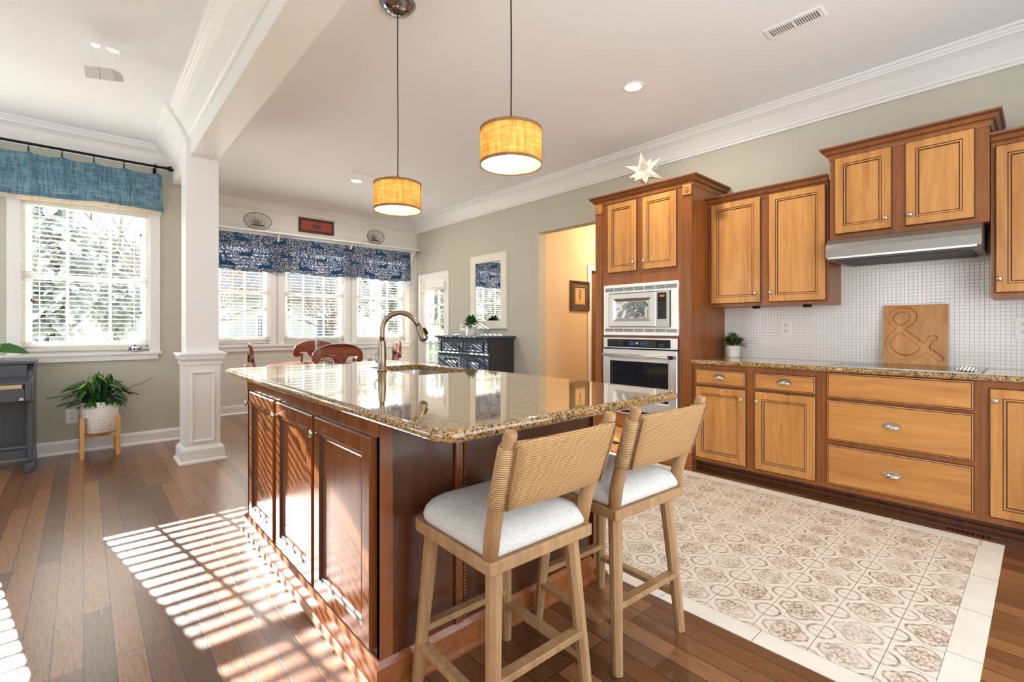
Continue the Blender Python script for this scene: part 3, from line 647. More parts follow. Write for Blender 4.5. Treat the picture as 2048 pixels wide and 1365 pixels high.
# --- wall oven
t = Thing('wall_oven', 'stainless wall oven with black glass window and bar handle below the microwave', 'oven', **face_right(2.922, TXF, .402))
w_ = .792
t.part('oven_body', MB().box(.02, w_ - .02, 0, .5, .0, .72), 'black_metal')
pn = t.part('control_panel', MB().box(0, w_, -.022, -.001, .622, .722), 'steel_light', bevel=.003)
kb = t.part('touch_strip', MB().box(.05, .725, -.025, -.022, .632, .707), 'black_glass', pn)
mk = MB()
for x, n, m_ in ((.17, 3, 3), (.47, 5, 3), (.62, 2, 2)):
    for i in range(n):
        for j in range(m_): mk.box(x + i * .024, x + i * .024 + .009, -.0256, -.025, .647 + j * .019, .652 + j * .019, 0)
mk.box(.30, .355, -.0256, -.025, .648, .69, 1).box(.415, .465, -.0256, -.025, .648, .69, 1).box(.37, .40, -.0256, -.025, .662, .682, 0)
t.part('touch_markings', mk, ['button', 'display_blue'], kb)
do = t.part('door', MB().rings_panel(w_, .555, [(0, 0, 0), (0, -.03, 0), (.004, -.034, 0), (.07, -.034, 0), (.085, -.030, 0)], 0, .055), ['steel_light'])
t.part('window', MB().box(.085, w_ - .085, -.0318, -.0302, .14, .50), 'black_glass', do)
hd = t.part('handle', MB().tube([(.03, -.085, .555), (w_ - .05, -.085, .555)], .013, 14), 'steel', do)
for x in (.05, w_ - .07): t.part('handle_post', MB().tube([(x, -.034, .555), (x, -.085, .555)], .011, 12), 'steel', hd)
t.part('handle_cap', MB().tube([(w_ - .05, -.085, .555), (w_ - .015, -.085, .555)], .0165, 14), 'black_metal', hd)
t.part('lower_vent', MB().box(0, w_, -.022, -.001, 0, .05, 0).box(.03, w_ - .03, -.0235, -.022, .012, .036, 1), ['steel_light', 'black_metal'], bevel=.002)
# --- base cabinets
BXF = 3.87; CH = .913
def base_cab(label, yl, yr, doors=(), drawers=(), knobs=(), pulls=()):
    t = Thing('base_cabinet', label, 'cabinet', **face_right(yl, BXF)); W = yl - yr; D = XR - BXF - .004
    t.part('cabinet_body', MB().box(.0005, W - .0005, 0, D, .10, CH - .001), 'frame_z')
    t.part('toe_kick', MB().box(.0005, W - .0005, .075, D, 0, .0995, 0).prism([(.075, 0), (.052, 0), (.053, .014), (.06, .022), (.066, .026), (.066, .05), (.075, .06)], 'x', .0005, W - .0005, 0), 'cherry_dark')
    for i, (a, c_, z0, z1) in enumerate(doors):
        d = t.part('door', door_mb(yl - a, yl - c_, z0, z1), HZ)
        if i < len(knobs): t.part('knob', knob_mb(yl - knobs[i][0], knobs[i][1]), 'nickel', d)
    for i, (a, c_, z0, z1) in enumerate(drawers):
        d = t.part('drawer_front', door_mb(yl - a, yl - c_, z0, z1, SLAB), HX)
        if i < len(pulls) and pulls[i]: t.part('cup_pull', pull_mb(yl - pulls[i][0], pulls[i][1]), 'nickel', d)
    return t
base_cab('honey wood base cabinet with two drawers above two doors, beside the tall oven cabinet', 2.004, 1.05,
         ((1.977, 1.563, .128, .728), (1.499, 1.084, .128, .728)), ((1.977, 1.563, .745, .870), (1.499, 1.084, .745, .870)), ((1.592, .655), (1.473, .655)), ((1.771, .812), (1.287, .812)))
base_cab('honey wood base cabinet with three wide drawer fronts stacked under the cooktop', 1.05, .25,
         (), ((1.016, .276, .735, .909), (1.016, .276, .441, .718), (1.016, .276, .136, .410)), (), (None, (.655, .584), (.655, .271)))
base_cab('honey wood base cabinet cut off at the right picture edge, one tall door showing', .25, -.45, ((.214, -.16, .137, .874),), (), ((.189, .806),))
ct = MB(); prof = [(XR - .012, .914), (3.846, .914), (3.838, .92), (3.835, .932), (3.838, .944), (3.846, .95), (XR - .012, .95)]
ct.prism([(a, z) for a, z in prof], 'y', -.5, 2.002)
single('countertop', ct, 'granite', 'brown speckled granite worktop running along the cabinets under the white mosaic tile', 'countertop', (4.1, .75, .914))
struct('wall_backsplash', MB().box(XR - .010, XR - .0005, -.5, 2.002, .9505, 1.90), 'mosaic')
# --- wall cabinets and hood
def wall_cab(label, xf, yl, yr, z0, z1, doors, knobs, crown_ends=(0, 0), name='wall_cabinet'):
    t = Thing(name, label, 'cabinet', **face_right(yl, xf)); W = yl - yr; D = XR - xf - .011
    t.part('cabinet_body', MB().box(.0005, W - .0005, 0, D, z0, z1 - .03), 'frame_z')
    pa = [(xf, yr + .001), (xf, yl - .001)]
    if crown_ends[1]: pa = [(XR - .012, yr + .001)] + pa
    if crown_ends[0]: pa = pa + [(XR - .012, yl - .001)]
    t.part('crown_moulding', MB().sweep(pa, [(o, z1 + z) for o, z in ccrown]).sweep(pa, [(o, z1 + z) for o, z in cglaze], 1).sweep(pa, [(o, z1 + z) for o, z in cglaze2], 1), ['frame_z', 'glaze'], world=True)
    for (a, c_, q0, q1), (ky, kz) in zip(doors, knobs):
        d = t.part('door', door_mb(yl - a, yl - c_, q0, q1), HZ); t.part('knob', knob_mb(yl - ky, kz), 'nickel', d)
    return t
wall_cab('honey wood wall cabinet with two doors above the potted succulent, right of the oven cabinet', 4.145, 2.002, 1.078, 1.40, 2.36, ((1.974, 1.557, 1.425, 2.30), (1.498, 1.094, 1.425, 2.30)), ((1.595, 1.50), (1.475, 1.50)))
wall_cab('raised honey wood wall cabinet with two doors above the range hood', 4.09, 1.058, .225, 1.866, 2.53, ((1.026, .694, 1.895, 2.452), (.624, .288, 1.895, 2.452)), ((.725, 1.965), (.595, 1.965)), (1, 1))
wall_cab('honey wood wall cabinet right of the range hood, cut off by the right picture edge', 4.145, .223, -.5, 1.40, 2.40, ((.205, -.16, 1.43, 2.325),), ((.185, 1.515),))
t = Thing('range_hood', 'slim stainless under-cabinet range hood over the cooktop', 'range hood', (4.2, .65, 1.70))
t.part('hood_shell', MB().prism([(XR - .012, 1.863), (4.07, 1.863), (4.0, 1.845), (3.962, 1.81), (3.95, 1.775), (3.95, 1.715), (3.965, 1.70), (XR - .012, 1.70)], 'y', .252, 1.05), 'hood_steel', world=True, bevel=.002)
t.part('front_lip', MB().box(3.945, 3.9495, .27, 1.032, 1.705, 1.717), 'steel_light', world=True)
t.part('filter', MB().box(4.02, 4.44, .30, 1.0, 1.692, 1.6995), 'vent_dark', world=True)
single('cooktop', MB().box(3.88, 4.385, .253, 1.03, .9505, .956, 0).box(3.876, 3.88, .253, 1.03, .9505, .9572, 1).box(3.88, 4.385, .249, .253, .9505, .9572, 1), ['black_glass', 'steel'], 'black glass cooktop set flush in the granite worktop', 'cooktop', (4.15, .68, .9505))

# --- kitchen island
IX0, IX1, IY0, IY1 = .735, 1.90, 1.48, 3.19
t = Thing('kitchen_island', 'dark cherry wood island cabinet with three panelled doors under the granite top', 'kitchen island', (1.33, 2.33, 0))
b = MB().box(IX0, IX0 + .02, IY0, IY1, .02, .909).box(IX1 - .02, IX1, IY0, IY1, .02, .909).box(IX0, IX1, IY0, IY0 + .02, .02, .909).box(IX0, IX1, IY1 - .02, IY1, .02, .909).box(IX0 + .02, IX1 - .02, IY0 + .02, IY1 - .02, .02, .05)
t.part('cabinet_body', b, 'cherry_dark', world=True)
def left_face(mb):      # local door frame -> room, facing -x, x measured back from Y = IY1
    mb.v = [(IX0 + y, IY1 - x, z) for x, y, z in mb.v]; return mb
IDOOR = [(0, 0, 0), (0, -.018, 0), (.004, -.022, 0), (.058, -.022, 0), (.064, -.016, 1), (.072, -.018, 0), (.078, -.010, 1), (.084, -.008, 0)]
for a, c_ in ((3.075, 2.612), (2.556, 2.060), (2.030, 1.512)):
    d = t.part('door', left_face(door_mb(IY1 - a, IY1 - c_, .135, .85, IDOOR)), ['cherry_z', 'glaze'], world=True)
    t.part('knob', left_face(knob_mb(IY1 - a + .035, .79, -.022, .017)), 'nickel', d, world=True)
t.part('face_frame', MB().box(IX0 - .004, IX0, IY0, IY1, .855, .908).box(IX0 - .004, IX0, 2.562, 2.607, .13, .855).box(IX0 - .004, IX0, 2.034, 2.056, .13, .855), 'cherry_z', world=True)
t.part('corner_post', MB().box(IX0 - .001, IX0 + .045, IY0 - .006, IY0 - .0002, .11, .909), 'frame_z', world=True)
cpst = MB().box(1.035, 1.068, IY0 - .014, IY0 - .0002, .11, .909)
cp = t.part('centre_post', cpst, 'cherry_z', world=True, bevel=.003)
bd = MB()
for k in range(63): bd.sphere((1.078, IY0 - .006, .125 + k * .0124), (.008, .008, .0065), 8)
t.part('rope_moulding', bd, 'cherry_z', cp, world=True)
t.part('end_pilaster', MB().box(1.84, IX1 + .002, IY0 - .02, IY0 - .0002, .09, .909), 'cherry_z', world=True, bevel=.003)
t.part('bun_foot', MB().sphere((1.872, IY0 - .008, .032), (.034, .034, .032)), 'island_base', world=True)
isl = [(IX0, IY0), (IX0, IY1), (IX1, IY1), (IX1, IY0)]
t.part('base_moulding', MB().sweep(isl, [(-.005, .001), (.034, .001), (.034, .012), (.024, .022), (.019, .026), (.019, .092), (.012, .104), (.006, .112), (-.005, .112)], closed=True), 'island_base', world=True)
# granite top with the sink cut-out
def slab_top(outer, hole, z0, z1, r=.018):
    mb = MB(); n = len(outer)
    cx = sum(p[0] for p in outer) / n; cy = sum(p[1] for p in outer) / n
    def off(d):
        out = []
        for i, p in enumerate(outer):
            a = Vector(outer[i - 1]); c_ = Vector(outer[(i + 1) % n]); tt = (c_ - a).normalized(); out.append((p[0] - tt.y * d, p[1] + tt.x * d))
        return out
    rings = []
    hz = (z1 - z0) / 2
    for k in range(7):
        a = -PI / 2 + PI * k / 6; rings.append([(x, y, (z0 + z1) / 2 + hz * math.sin(a)) for x, y in off(r * (1 - math.cos(a)))])
    mb.loft(rings, 0, False, True)
    mb.loft([[(x, y, z1) for x, y in hole], [(x, y, z0) for x, y in hole]], 0, False)
    for z, ring in ((z1, rings[-1]), (z0, rings[0])):
        bm = bmesh.new(); loops = []
        for lp in ([(p[0], p[1]) for p in ring], hole):
            vs = [bm.verts.new((x, y, z)) for x, y in lp]; loops += [bm.edges.new((vs[i], vs[(i + 1) % len(vs)])) for i in range(len(vs))]
        bmesh.ops.triangle_fill(bm, use_beauty=True, use_dissolve=False, edges=loops); bm.verts.index_update()
        mb.add([v.co for v in bm.verts], [[v.index for v in f.verts] for f in bm.faces]); bm.free()
    return mb
outer = rrect(.692, 1.93, 1.04, 3.65, .075, 8); hole = rrect(1.435, 1.835, 2.38, 3.09, .02, 3)
single('island_countertop', slab_top(outer, hole, .910, .948), 'granite', 'glossy brown speckled granite island top with rounded corners and sink cut-out', 'countertop', (1.3, 2.35, .910))
t = Thing('kitchen_sink', 'stainless undermount sink set into the island worktop', 'sink', (1.635, 2.735, .74))
bs = MB()
for y0, y1 in ((2.37, 2.725), (2.745, 3.10)):
    o = rrect(1.425, 1.845, y0, y1, .05, 5); q = rrect(1.445, 1.825, y0 + .02, y1 - .02, .05, 5)
    bs.loft([[(x, y, .909) for x, y in o], [(x, y, .75) for x, y in q]], 0, False, True); bs.add([(x, y, .75) for x, y in q], [tuple(range(len(q)))])
bs.box(1.447, 1.823, 2.722, 2.748, .80, .89)
t.part('basin', bs, 'steel', world=True)
for y in (2.55, 2.92): t.part('drain', MB().lathe([(.001, .753), (.02, .752), (.04, .7525), (.042, .751)], (1.635, y, 0), 20), 'steel_light', world=True)
t = Thing('kitchen_faucet', 'brushed bronze gooseneck faucet with pull-down spray head beside the island sink', 'faucet', (1.385, 2.757, .9485), -math.atan2(.667, .745))
t.part('base', MB().lathe([(.001, 0), (.031, 0), (.031, .008), (.027, .012), (.026, .10), (.024, .15), (.021, .185), (.021, .19), (.001, .19)]), 'faucet')
R_ = .112; pts = [(0, 0, .188), (0, 0, .22), (0, 0, .252)] + [(R_ - R_ * math.cos(a), 0, .252 + R_ * math.sin(a)) for a in [PI * k / 16 for k in range(1, 14)]]
pts.append((pts[-1][0] + .022, 0, pts[-1][2] - .035))
t.part('gooseneck', MB().tube(pts, .0155, 16), 'faucet')
e = Vector(pts[-1]); dv = Vector((.40, 0, -.92)).normalized()
sp_ = t.part('spray_head', MB().tube([e + dv * q for q in (-.004, 0, .008, .012, .05, .085, .09)], [.019, .019, .019, .020, .024, .029, .027], 18), 'faucet')
t.part('spray_face', MB().tube([e + dv * .09, e + dv * .098], [.021, .018], 16), 'black_metal', sp_)
t.part('spray_button', MB().tube([e + dv * .02 + Vector((.024, 0, .008)), e + dv * .04 + Vector((.028, 0, .012)), e + dv * .065 + Vector((.031, 0, .010))], [.006, .009, .006], 10), 'black_metal', sp_)
t.part('lever', MB().tube([(-.024, 0, .055), (-.036, 0, .06), (-.045, 0, .072), (-.047, 0, .09), (-.042, 0, .104), (-.03, 0, .112)], [.007, .006, .005, .005, .005, .004], 10), 'chrome_dark')

# ---------------------------------------------------------------- counter stools
def make_stool():
    t = Thing('counter_stool', '', 'stool', (0, 0, 0), 0, 'woven-back counter stools around the island')
    zf = .58
    out = rrect(-.213, .213, -.215, .225, (.008, .045, .045, .008), 5)
    t.part('seat_frame', MB().loft([[(x, y, z) for x, y in out] for z in (.542, zf)]), 'oak', bevel=.004)
    cu = MB(); rings = []
    for q, z in ((.008, zf), (-.002, zf + .01), (-.004, zf + .024), (.002, zf + .04), (.014, zf + .054), (.034, zf + .066), (.064, zf + .076), (.11, zf + .084), (.16, zf + .088), (.20, zf + .089)):
        k = 1 - q / .215; rings.append([(x * k, .005 + (y - .005) * k, z) for x, y in rrect(-.205, .205, -.205, .218, (.03, .10, .10, .03), 6)])
    cu.loft(rings, 0, True, True)
    t.part('seat_cushion', cu, 'seat_cloth')
    for sx in (-1, 1):
        for (yt, yb) in ((-.165, -.208), (.17, .208)):
            t.part('leg', MB().bar((sx * .158, yt, .545), (sx * .198, yb, .0), .05, .038, ch=.6), 'oak', bevel=.002)
        post = t.part('back_post', MB().tube([(sx * .188, -.183, .565), (sx * .192, -.20, .66), (sx * .20, -.250, .83), (sx * .205, -.293, .945), (sx * .205, -.295, .953)], [.023, .024, .0225, .019, .016], 16), 'oak')
    p0 = Vector((.192, -.205, .68)); p1 = Vector((.2045, -.283, .924)); dz = p1 - p0
    f = lambda s_, k: Vector((s_ * (p0.x + dz.x * k), p0.y + dz.y * k, p0.z + dz.z * k))
    for sx in (-1, 1):
        t.part('rope_wrap', MB().tube([f(sx, k) for k in (.24, .26, .6, .92, .94)], [.024, .0275, .0265, .0255, .023], 18), 'rope_wrap')
    rings = []
    ks = [.20, .21, .23, .4, .6, .8, .95, .985, 1.0]; th = [.004, .010, .013, .014, .014, .014, .013, .010, .004]
    nx = 10
    for k, h_ in zip(ks, th):
        a = f(1, k); xs = [-(a.x - .004) + 2 * (a.x - .004) * i / nx for i in range(nx + 1)]
        bow = lambda x: -.024 - .012 * (1 - (x / a.x) ** 2)
        back = [(x, a.y + bow(x) - h_, a.z + .004 * (k > .9)) for x in xs]; front = [(x, a.y + bow(x) + h_, a.z + .004 * (k > .9)) for x in xs[::-1]]
        rings.append(back + front)
    bp = t.part('woven_back', MB().loft(rings, 0, True, True), 'weave')
    for sx in (-1, 1):
        t.part('edge_cord', MB().tube([f(sx, k) + Vector((-sx * .004, -.040, 0)) for k in (.22, .5, .8, .96)], .0035, 8), 'rope_edge', bp)
    L = lambda sx, y_t, y_b, z: Vector((sx * (.198 - .04 * z / .545), y_b + (y_t - y_b) * z / .545, z))
    Rr = lambda s_, z: L(s_, -.165, -.208, z); Fr = lambda s_, z: L(s_, .17, .208, z)
    t.part('stretcher', MB().bar(Rr(-1, .23), Rr(1, .23), .022, .022, d0=.038, d1=.038), 'oak')
    t.part('stretcher', MB().bar(Fr(-1, .205), Fr(1, .205), .022, .022, d0=.038, d1=.038), 'oak')
    for s_ in (-1, 1): t.part('stretcher', MB().bar(Rr(s_, .15), Fr(s_, .15), .036, .036, d0=.022, d1=.022), 'oak')
    t.part('swivel_block', MB().box(-.13, .13, -.13, .13, .525, .5415), 'oak', bevel=.003)
    return t.o
st = make_stool()
ST = [((1.035, 1.21), math.radians(-1.5), 'light oak counter stool with woven rope back and white seat, nearest the camera'),
      ((1.605, 1.20), math.radians(-3.0), 'light oak counter stool with woven rope back standing beside the patterned tile inlay'),
      ((1.085, 3.53), math.radians(181), 'counter stool across the island nearest the column, only post tops showing'),
      ((1.60, 3.53), math.radians(179), 'counter stool across the island nearest the faucet, only post tops showing')]
for i, ((x, y), rz, lab) in enumerate(ST):
    o = st if i == 0 else copy_tree(st)
    o.location = (x, y, 0); o.rotation_euler = (0, 0, rz); o['label'] = lab

# ---------------------------------------------------------------- things on the counter and walls
# ampersand board: a carved heightfield face on a solid board
def amp_board():
    Wd, Ht, Th = .356, .43, .024
    # picture fractions of the groove centre line (0,0 = top left)
    P = [(.80, .555), (.745, .575), (.70, .66), (.655, .735), (.60, .79), (.53, .845), (.42, .885), (.30, .88), (.185, .83), (.105, .74), (.085, .64), (.115, .56), (.19, .47), (.275, .405), (.37, .35), (.44, .29), (.485, .225), (.475, .155), (.41, .105), (.32, .085), (.22, .095), (.145, .15), (.115, .215), (.13, .28), (.20, .355), (.30, .43), (.45, .545), (.60, .66), (.74, .77), (.90, .89)]
    pts = []
    for i in range(len(P) - 1):
        a, b_, c_, d = P[max(i - 1, 0)], P[i], P[i + 1], P[min(i + 2, len(P) - 1)]
        for k in range(8):
            u = k / 8; pts.append(tuple(.5 * (2 * b_[j] + (c_[j] - a[j]) * u + (2 * a[j] - 5 * b_[j] + 4 * c_[j] - d[j]) * u * u + (3 * b_[j] - a[j] - 3 * c_[j] + d[j]) * u ** 3) for j in (0, 1)))
    pts.append(P[-1]); pts = np.array(pts) * [Wd, Ht]; wid = .0205
    nx, nz = 130, 156
    X, Z = np.meshgrid(np.linspace(0, Wd, nx), np.linspace(0, Ht, nz))
    dd = np.full(X.shape, 9.)
    for x, z in pts: dd = np.minimum(dd, np.hypot(X - x, Z - z))
    dep = np.clip((wid - dd) / .005, 0, 1) * .013
    cr = .014
    mb = MB(); vs = [(X[j, i], -Th + dep[j, i], Ht - Z[j, i]) for j in range(nz) for i in range(nx)]
    mb.add(vs, [(j * nx + i, (j + 1) * nx + i, (j + 1) * nx + i + 1, j * nx + i + 1) for j in range(nz - 1) for i in range(nx - 1)])
    edge = [i for i in range(nx)] + [j * nx + nx - 1 for j in range(1, nz)] + [(nz - 1) * nx + i for i in range(nx - 2, -1, -1)] + [j * nx for j in range(nz - 2, 0, -1)]
    n = len(edge); back = [(vs[k][0], 0, vs[k][2]) for k in edge]
    mb.add([vs[k] for k in edge] + back, [(k, (k + 1) % n, n + (k + 1) % n, n + k) for k in range(n)] + [tuple(range(2 * n - 1, n - 1, -1))])
    return mb
t = Thing('cutting_board', 'square maple board carved with a large ampersand leaning on the white mosaic tile', 'cutting board', (4.408, .802, .9568), -PI / 2, None)
ab = amp_board()
ca, sa = math.cos(.125), math.sin(.125)
ab.v = [(x, y * ca + z * sa * 1.0, z * ca - y * sa * 0) for x, y, z in ab.v]
t.part('carved_board', ab, 'maple')
t = Thing('potted_succulent', 'small leafy plant in ribbed white pot on worktop beside the oven cabinet', 'plant', (4.33, 1.865, .9505))
prof = [(.001, 0), (.050, 0), (.0525, .003)]
for k in range(9): prof += [(.0535 + k * .0011, .006 + k * .011), (.0555 + k * .0011, .011 + k * .011)]
prof += [(.066, .108), (.061, .108), (.060, .09), (.001, .09)]
t.part('pot', MB().lathe(prof), 'ceramic_white'); t.part('soil', MB().lathe([(.001, .092), (.059, .091)]), 'soil')
def leaf(mb, p, d, L, wd, m=0, droop=.2, up=Vector((0, 0, 1)), fold=.15):
    d = Vector(d).normalized(); s_ = d.cross(up)
    s_ = s_.normalized() if s_.length > .05 else Vector((1, 0, 0)); n_ = s_.cross(d).normalized(); p = Vector(p); L_, R2, C_ = [], [], []
    for i in range(5):
        u = i / 4; c_ = p + d * (L * u) - Vector((0, 0, 1)) * droop * L * u * u; ww = wd * (math.sin(PI * min(u * .9 + .08, 1)) ** .8)
        L_.append(c_ - s_ * ww + n_ * fold * ww); C_.append(c_); R2.append(c_ + s_ * ww + n_ * fold * ww)
    o = L_ + C_ + R2; fs = []
    for i in range(4): fs += [(i, i + 1, 6 + i, 5 + i), (5 + i, 6 + i, 11 + i, 10 + i)]
    mb.add(o, fs, m, True)
def bushy(n, R, Hh, L, wd, rnd, base_z=0, lim=None):
    mb = MB()
    for k in range(n):
        a = rnd.uniform(0, 2 * PI); e = rnd.uniform(-.1, 1.45); rr = R * rnd.uniform(.3, 1)
        p = Vector((rr * math.cos(a) * math.cos(e), rr * math.sin(a) * math.cos(e), base_z + Hh * max(0, math.sin(e)) * rnd.uniform(.5, 1)))
        d = Vector((math.cos(a) * math.cos(e * .8), math.sin(a) * math.cos(e * .8), math.sin(e * .8) + .2))
        leaf(mb, p, d, L * rnd.uniform(.7, 1.2), wd, rnd.choice((0, 0, 1, 1, 2)), rnd.uniform(0, .4))
    return mb
rnd = random.Random(3)
t.part('foliage', bushy(230, .085, .085, .058, .012, rnd, .10), ['leaf_olive', 'leaf_mid', 'leaf_tip'])
t.part('stem', MB().tube([(0, 0, .09), (0, 0, .16)], .004, 6).tube([(.01, .01, .09), (.04, .03, .15)], .003, 6).tube([(-.01, -.01, .09), (-.04, -.02, .15)], .003, 6), 'stem')
sr = Thing('spoon_rest', 'small white striped ceramic shell on the right end of the cooktop', 'spoon rest', (3.96, .318, .9572))
sh = MB(); rings = []
for i in range(13):
    u = i / 12; y = -.05 + .10 * u; r = .026 * math.sin(PI * min(max(u, .04), .96)) ** .6
    rings.append([(r * 1.25 * math.cos(PI * k / 12), y, .003 + r * math.sin(PI * k / 12) * 1.15) for k in range(13)])
sr.part('shell', sh.loft(rings, 0, True, True), 'bowl_stripe')
sr.part('rim', MB().box(-.02, .02, -.036, .036, 0, .003), 'bowl_stripe')
def outlet(label, X, Y, Z, rz, dup=True, kind='outlet', cat='outlet'):
    t = Thing('wall_outlet' if kind == 'outlet' else 'light_switch', label, cat, (X, Y, Z), rz)
    t.part('cover_plate', MB().box(-.043, .043, -.006, -.0003, -.07, .07) if kind == 'outlet' else MB().box(-.072, .072, -.006, -.0003, -.06, .06), 'plastic_white', bevel=.002)
    if kind == 'outlet':
        for z in (-.024, .024):
            k = t.part('socket', MB().prism([(.017 * math.cos(a) * (1.0), z + .0165 * math.sin(a)) for a in [2 * PI * q / 16 for q in range(16)]], 'y', -.0085, -.006), 'cream_white')
            t.part('socket_slot', MB().box(-.009, -.006, -.0091, -.0085, z - .003, z + .008).box(.006, .009, -.0091, -.0085, z - .003, z + .008).box(-.002, .002, -.0091, -.0085, z - .012, z - .007), 'vent_dark', k)
    else:
        for x in (-.045, 0, .045): t.part('toggle', MB().box(x - .005, x + .005, -.014, -.006, -.008, .008), 'cream_white')
outlet('white wall outlet in the mosaic tile left of the carved board', XR - .010, 1.475, 1.215, -PI / 2)
outlet('white wall outlet in the mosaic tile cut off at the right picture edge', XR - .010, .088, 1.215, -PI / 2)
outlet('white wall outlet low on the sage wall beside the planter', -.083, YL, .36, 0)
outlet('white light switch plate above the navy sideboard beside the patio door', XR, 6.16, 1.225, -PI / 2, kind='switch', cat='light switch')
# star on top of the oven cabinet
t = Thing('paper_star', 'spiky cream paper star with small perforations standing on top of the oven cabinet', 'decoration', (4.02, 2.58, 2.715))
rnd = random.Random(11)
g = (1 + 5 ** .5) / 2; ico = [Vector(v).normalized() for v in [(0, 1, g), (0, -1, g), (0, 1, -g), (0, -1, -g), (1, g, 0), (-1, g, 0), (1, -g, 0), (-1, -g, 0), (g, 0, 1), (g, 0, -1), (-g, 0, 1), (-g, 0, -1)]]
dod = []
for i in range(12):
    for j in range(i + 1, 12):
        for k in range(j + 1, 12):
            if (ico[i] - ico[j]).length < 1.1 and (ico[j] - ico[k]).length < 1.1 and (ico[i] - ico[k]).length < 1.1: dod.append((ico[i] + ico[j] + ico[k]).normalized())
rot = Matrix.Rotation(.45, 3, 'X') @ Matrix.Rotation(.3, 3, 'Z')
dirs = [(rot @ v, .20) for v in ico] + [(rot @ v, .16) for v in dod[::3]]
core = t.part('core', MB().sphere((0, 0, 0), .055, 12), 'paper')
dirs = [q for q in dirs if q[0].z > -.99]
for k, (v, L) in enumerate(dirs):
    a = v.cross(Vector((.3, .5, .8))).normalized(); b_ = v.cross(a); mb = MB()
    L = min(L, .178 / max(-v.z, .3)) if v.z < 0 else L
    ring = [v * .035 + (a * math.cos(PI * q / 2) + b_ * math.sin(PI * q / 2)) * .056 for q in range(4)]
    mb.add(ring + [v * L], [(0, 1, 4), (1, 2, 4), (2, 3, 4), (3, 0, 4)]); t.part('point', mb, 'paper')
# ceiling things
def vent(label, x0, x1, y0, y1, nd=20):
    t = Thing('ceiling_vent', label, 'vent', ((x0 + x1) / 2, (y0 + y1) / 2, H)); a, b_ = (x1 - x0) / 2, (y1 - y0) / 2
    t.part('backing', MB().box(-a + .02, a - .02, -b_ + .02, b_ - .02, -.003, -.0003), 'vent_dark')
    t.part('frame', MB().box(-a, a, -b_, -b_ + .025, -.008, -.0003).box(-a, a, b_ - .025, b_, -.008, -.0003).box(-a, -a + .025, -b_ + .025, b_ - .025, -.008, -.0003).box(a - .025, a, -b_ + .025, b_ - .025, -.008, -.0003), 'plastic_white')
    s_ = MB()
    for k in range(nd): y = -b_ + .03 + (2 * b_ - .06) * (k + .3) / nd; s_.box(-a + .02, a - .02, y, y + .005, -.009, -.003)
    s_.box(-a + .02, a - .02, -.006, .006, -.010, -.003)
    t.part('louvre', s_, 'plastic_white')
vent('white ceiling vent above the range hood cabinets', 3.235, 3.365, .885, 1.205)
vent('white ceiling vent over the breakfast nook beside the far pendant lamp', 2.42, 2.76, 5.53, 5.67, 8)
def downlight(label, x, y):
    t = Thing('recessed_light', label, 'ceiling light', (x, y, H))
    t.part('trim_ring', MB().lathe([(.088, -.0003), (.085, -.008), (.066, -.006), (.062, -.0003)]), 'plastic_white')
    t.part('lens', MB().lathe([(.062, -.003), (.001, -.004)]), 'lamp_glow')
    L = bpy.data.lights.new('recessed_lamp', 'AREA'); L.shape = 'DISK'; L.size = .11; L.energy = 14; L.color = (1, .92, .80)
    o = bpy.data.objects.new('recessed_lamp', L); COL.link(o); o.location = (0, 0, -.012); o.parent = t.o
downlight('round recessed ceiling light above the tile inlay in front of the range hood', 3.225, 2.165)
downlight('small round recessed ceiling light left of the far pendant lamp', 2.634, 5.956)
single('smoke_detector', MB().lathe([(.001, -.034), (.045, -.034), (.06, -.02), (.065, -.0003), (.001, -.0003)], (3.55, 5.78, H)), 'plastic_white', 'small white smoke detector on the ceiling near the nook corner', 'smoke detector', (3.55, 5.78, H))
single('sprinkler_cap', MB().lathe([(.001, -.012), (.02, -.012), (.024, -.0003), (.001, -.0003)], (3.25, 5.75, H)), 'nickel', 'tiny round metal cap on the ceiling beside the smoke detector', 'ceiling fitting', (3.25, 5.75, H))
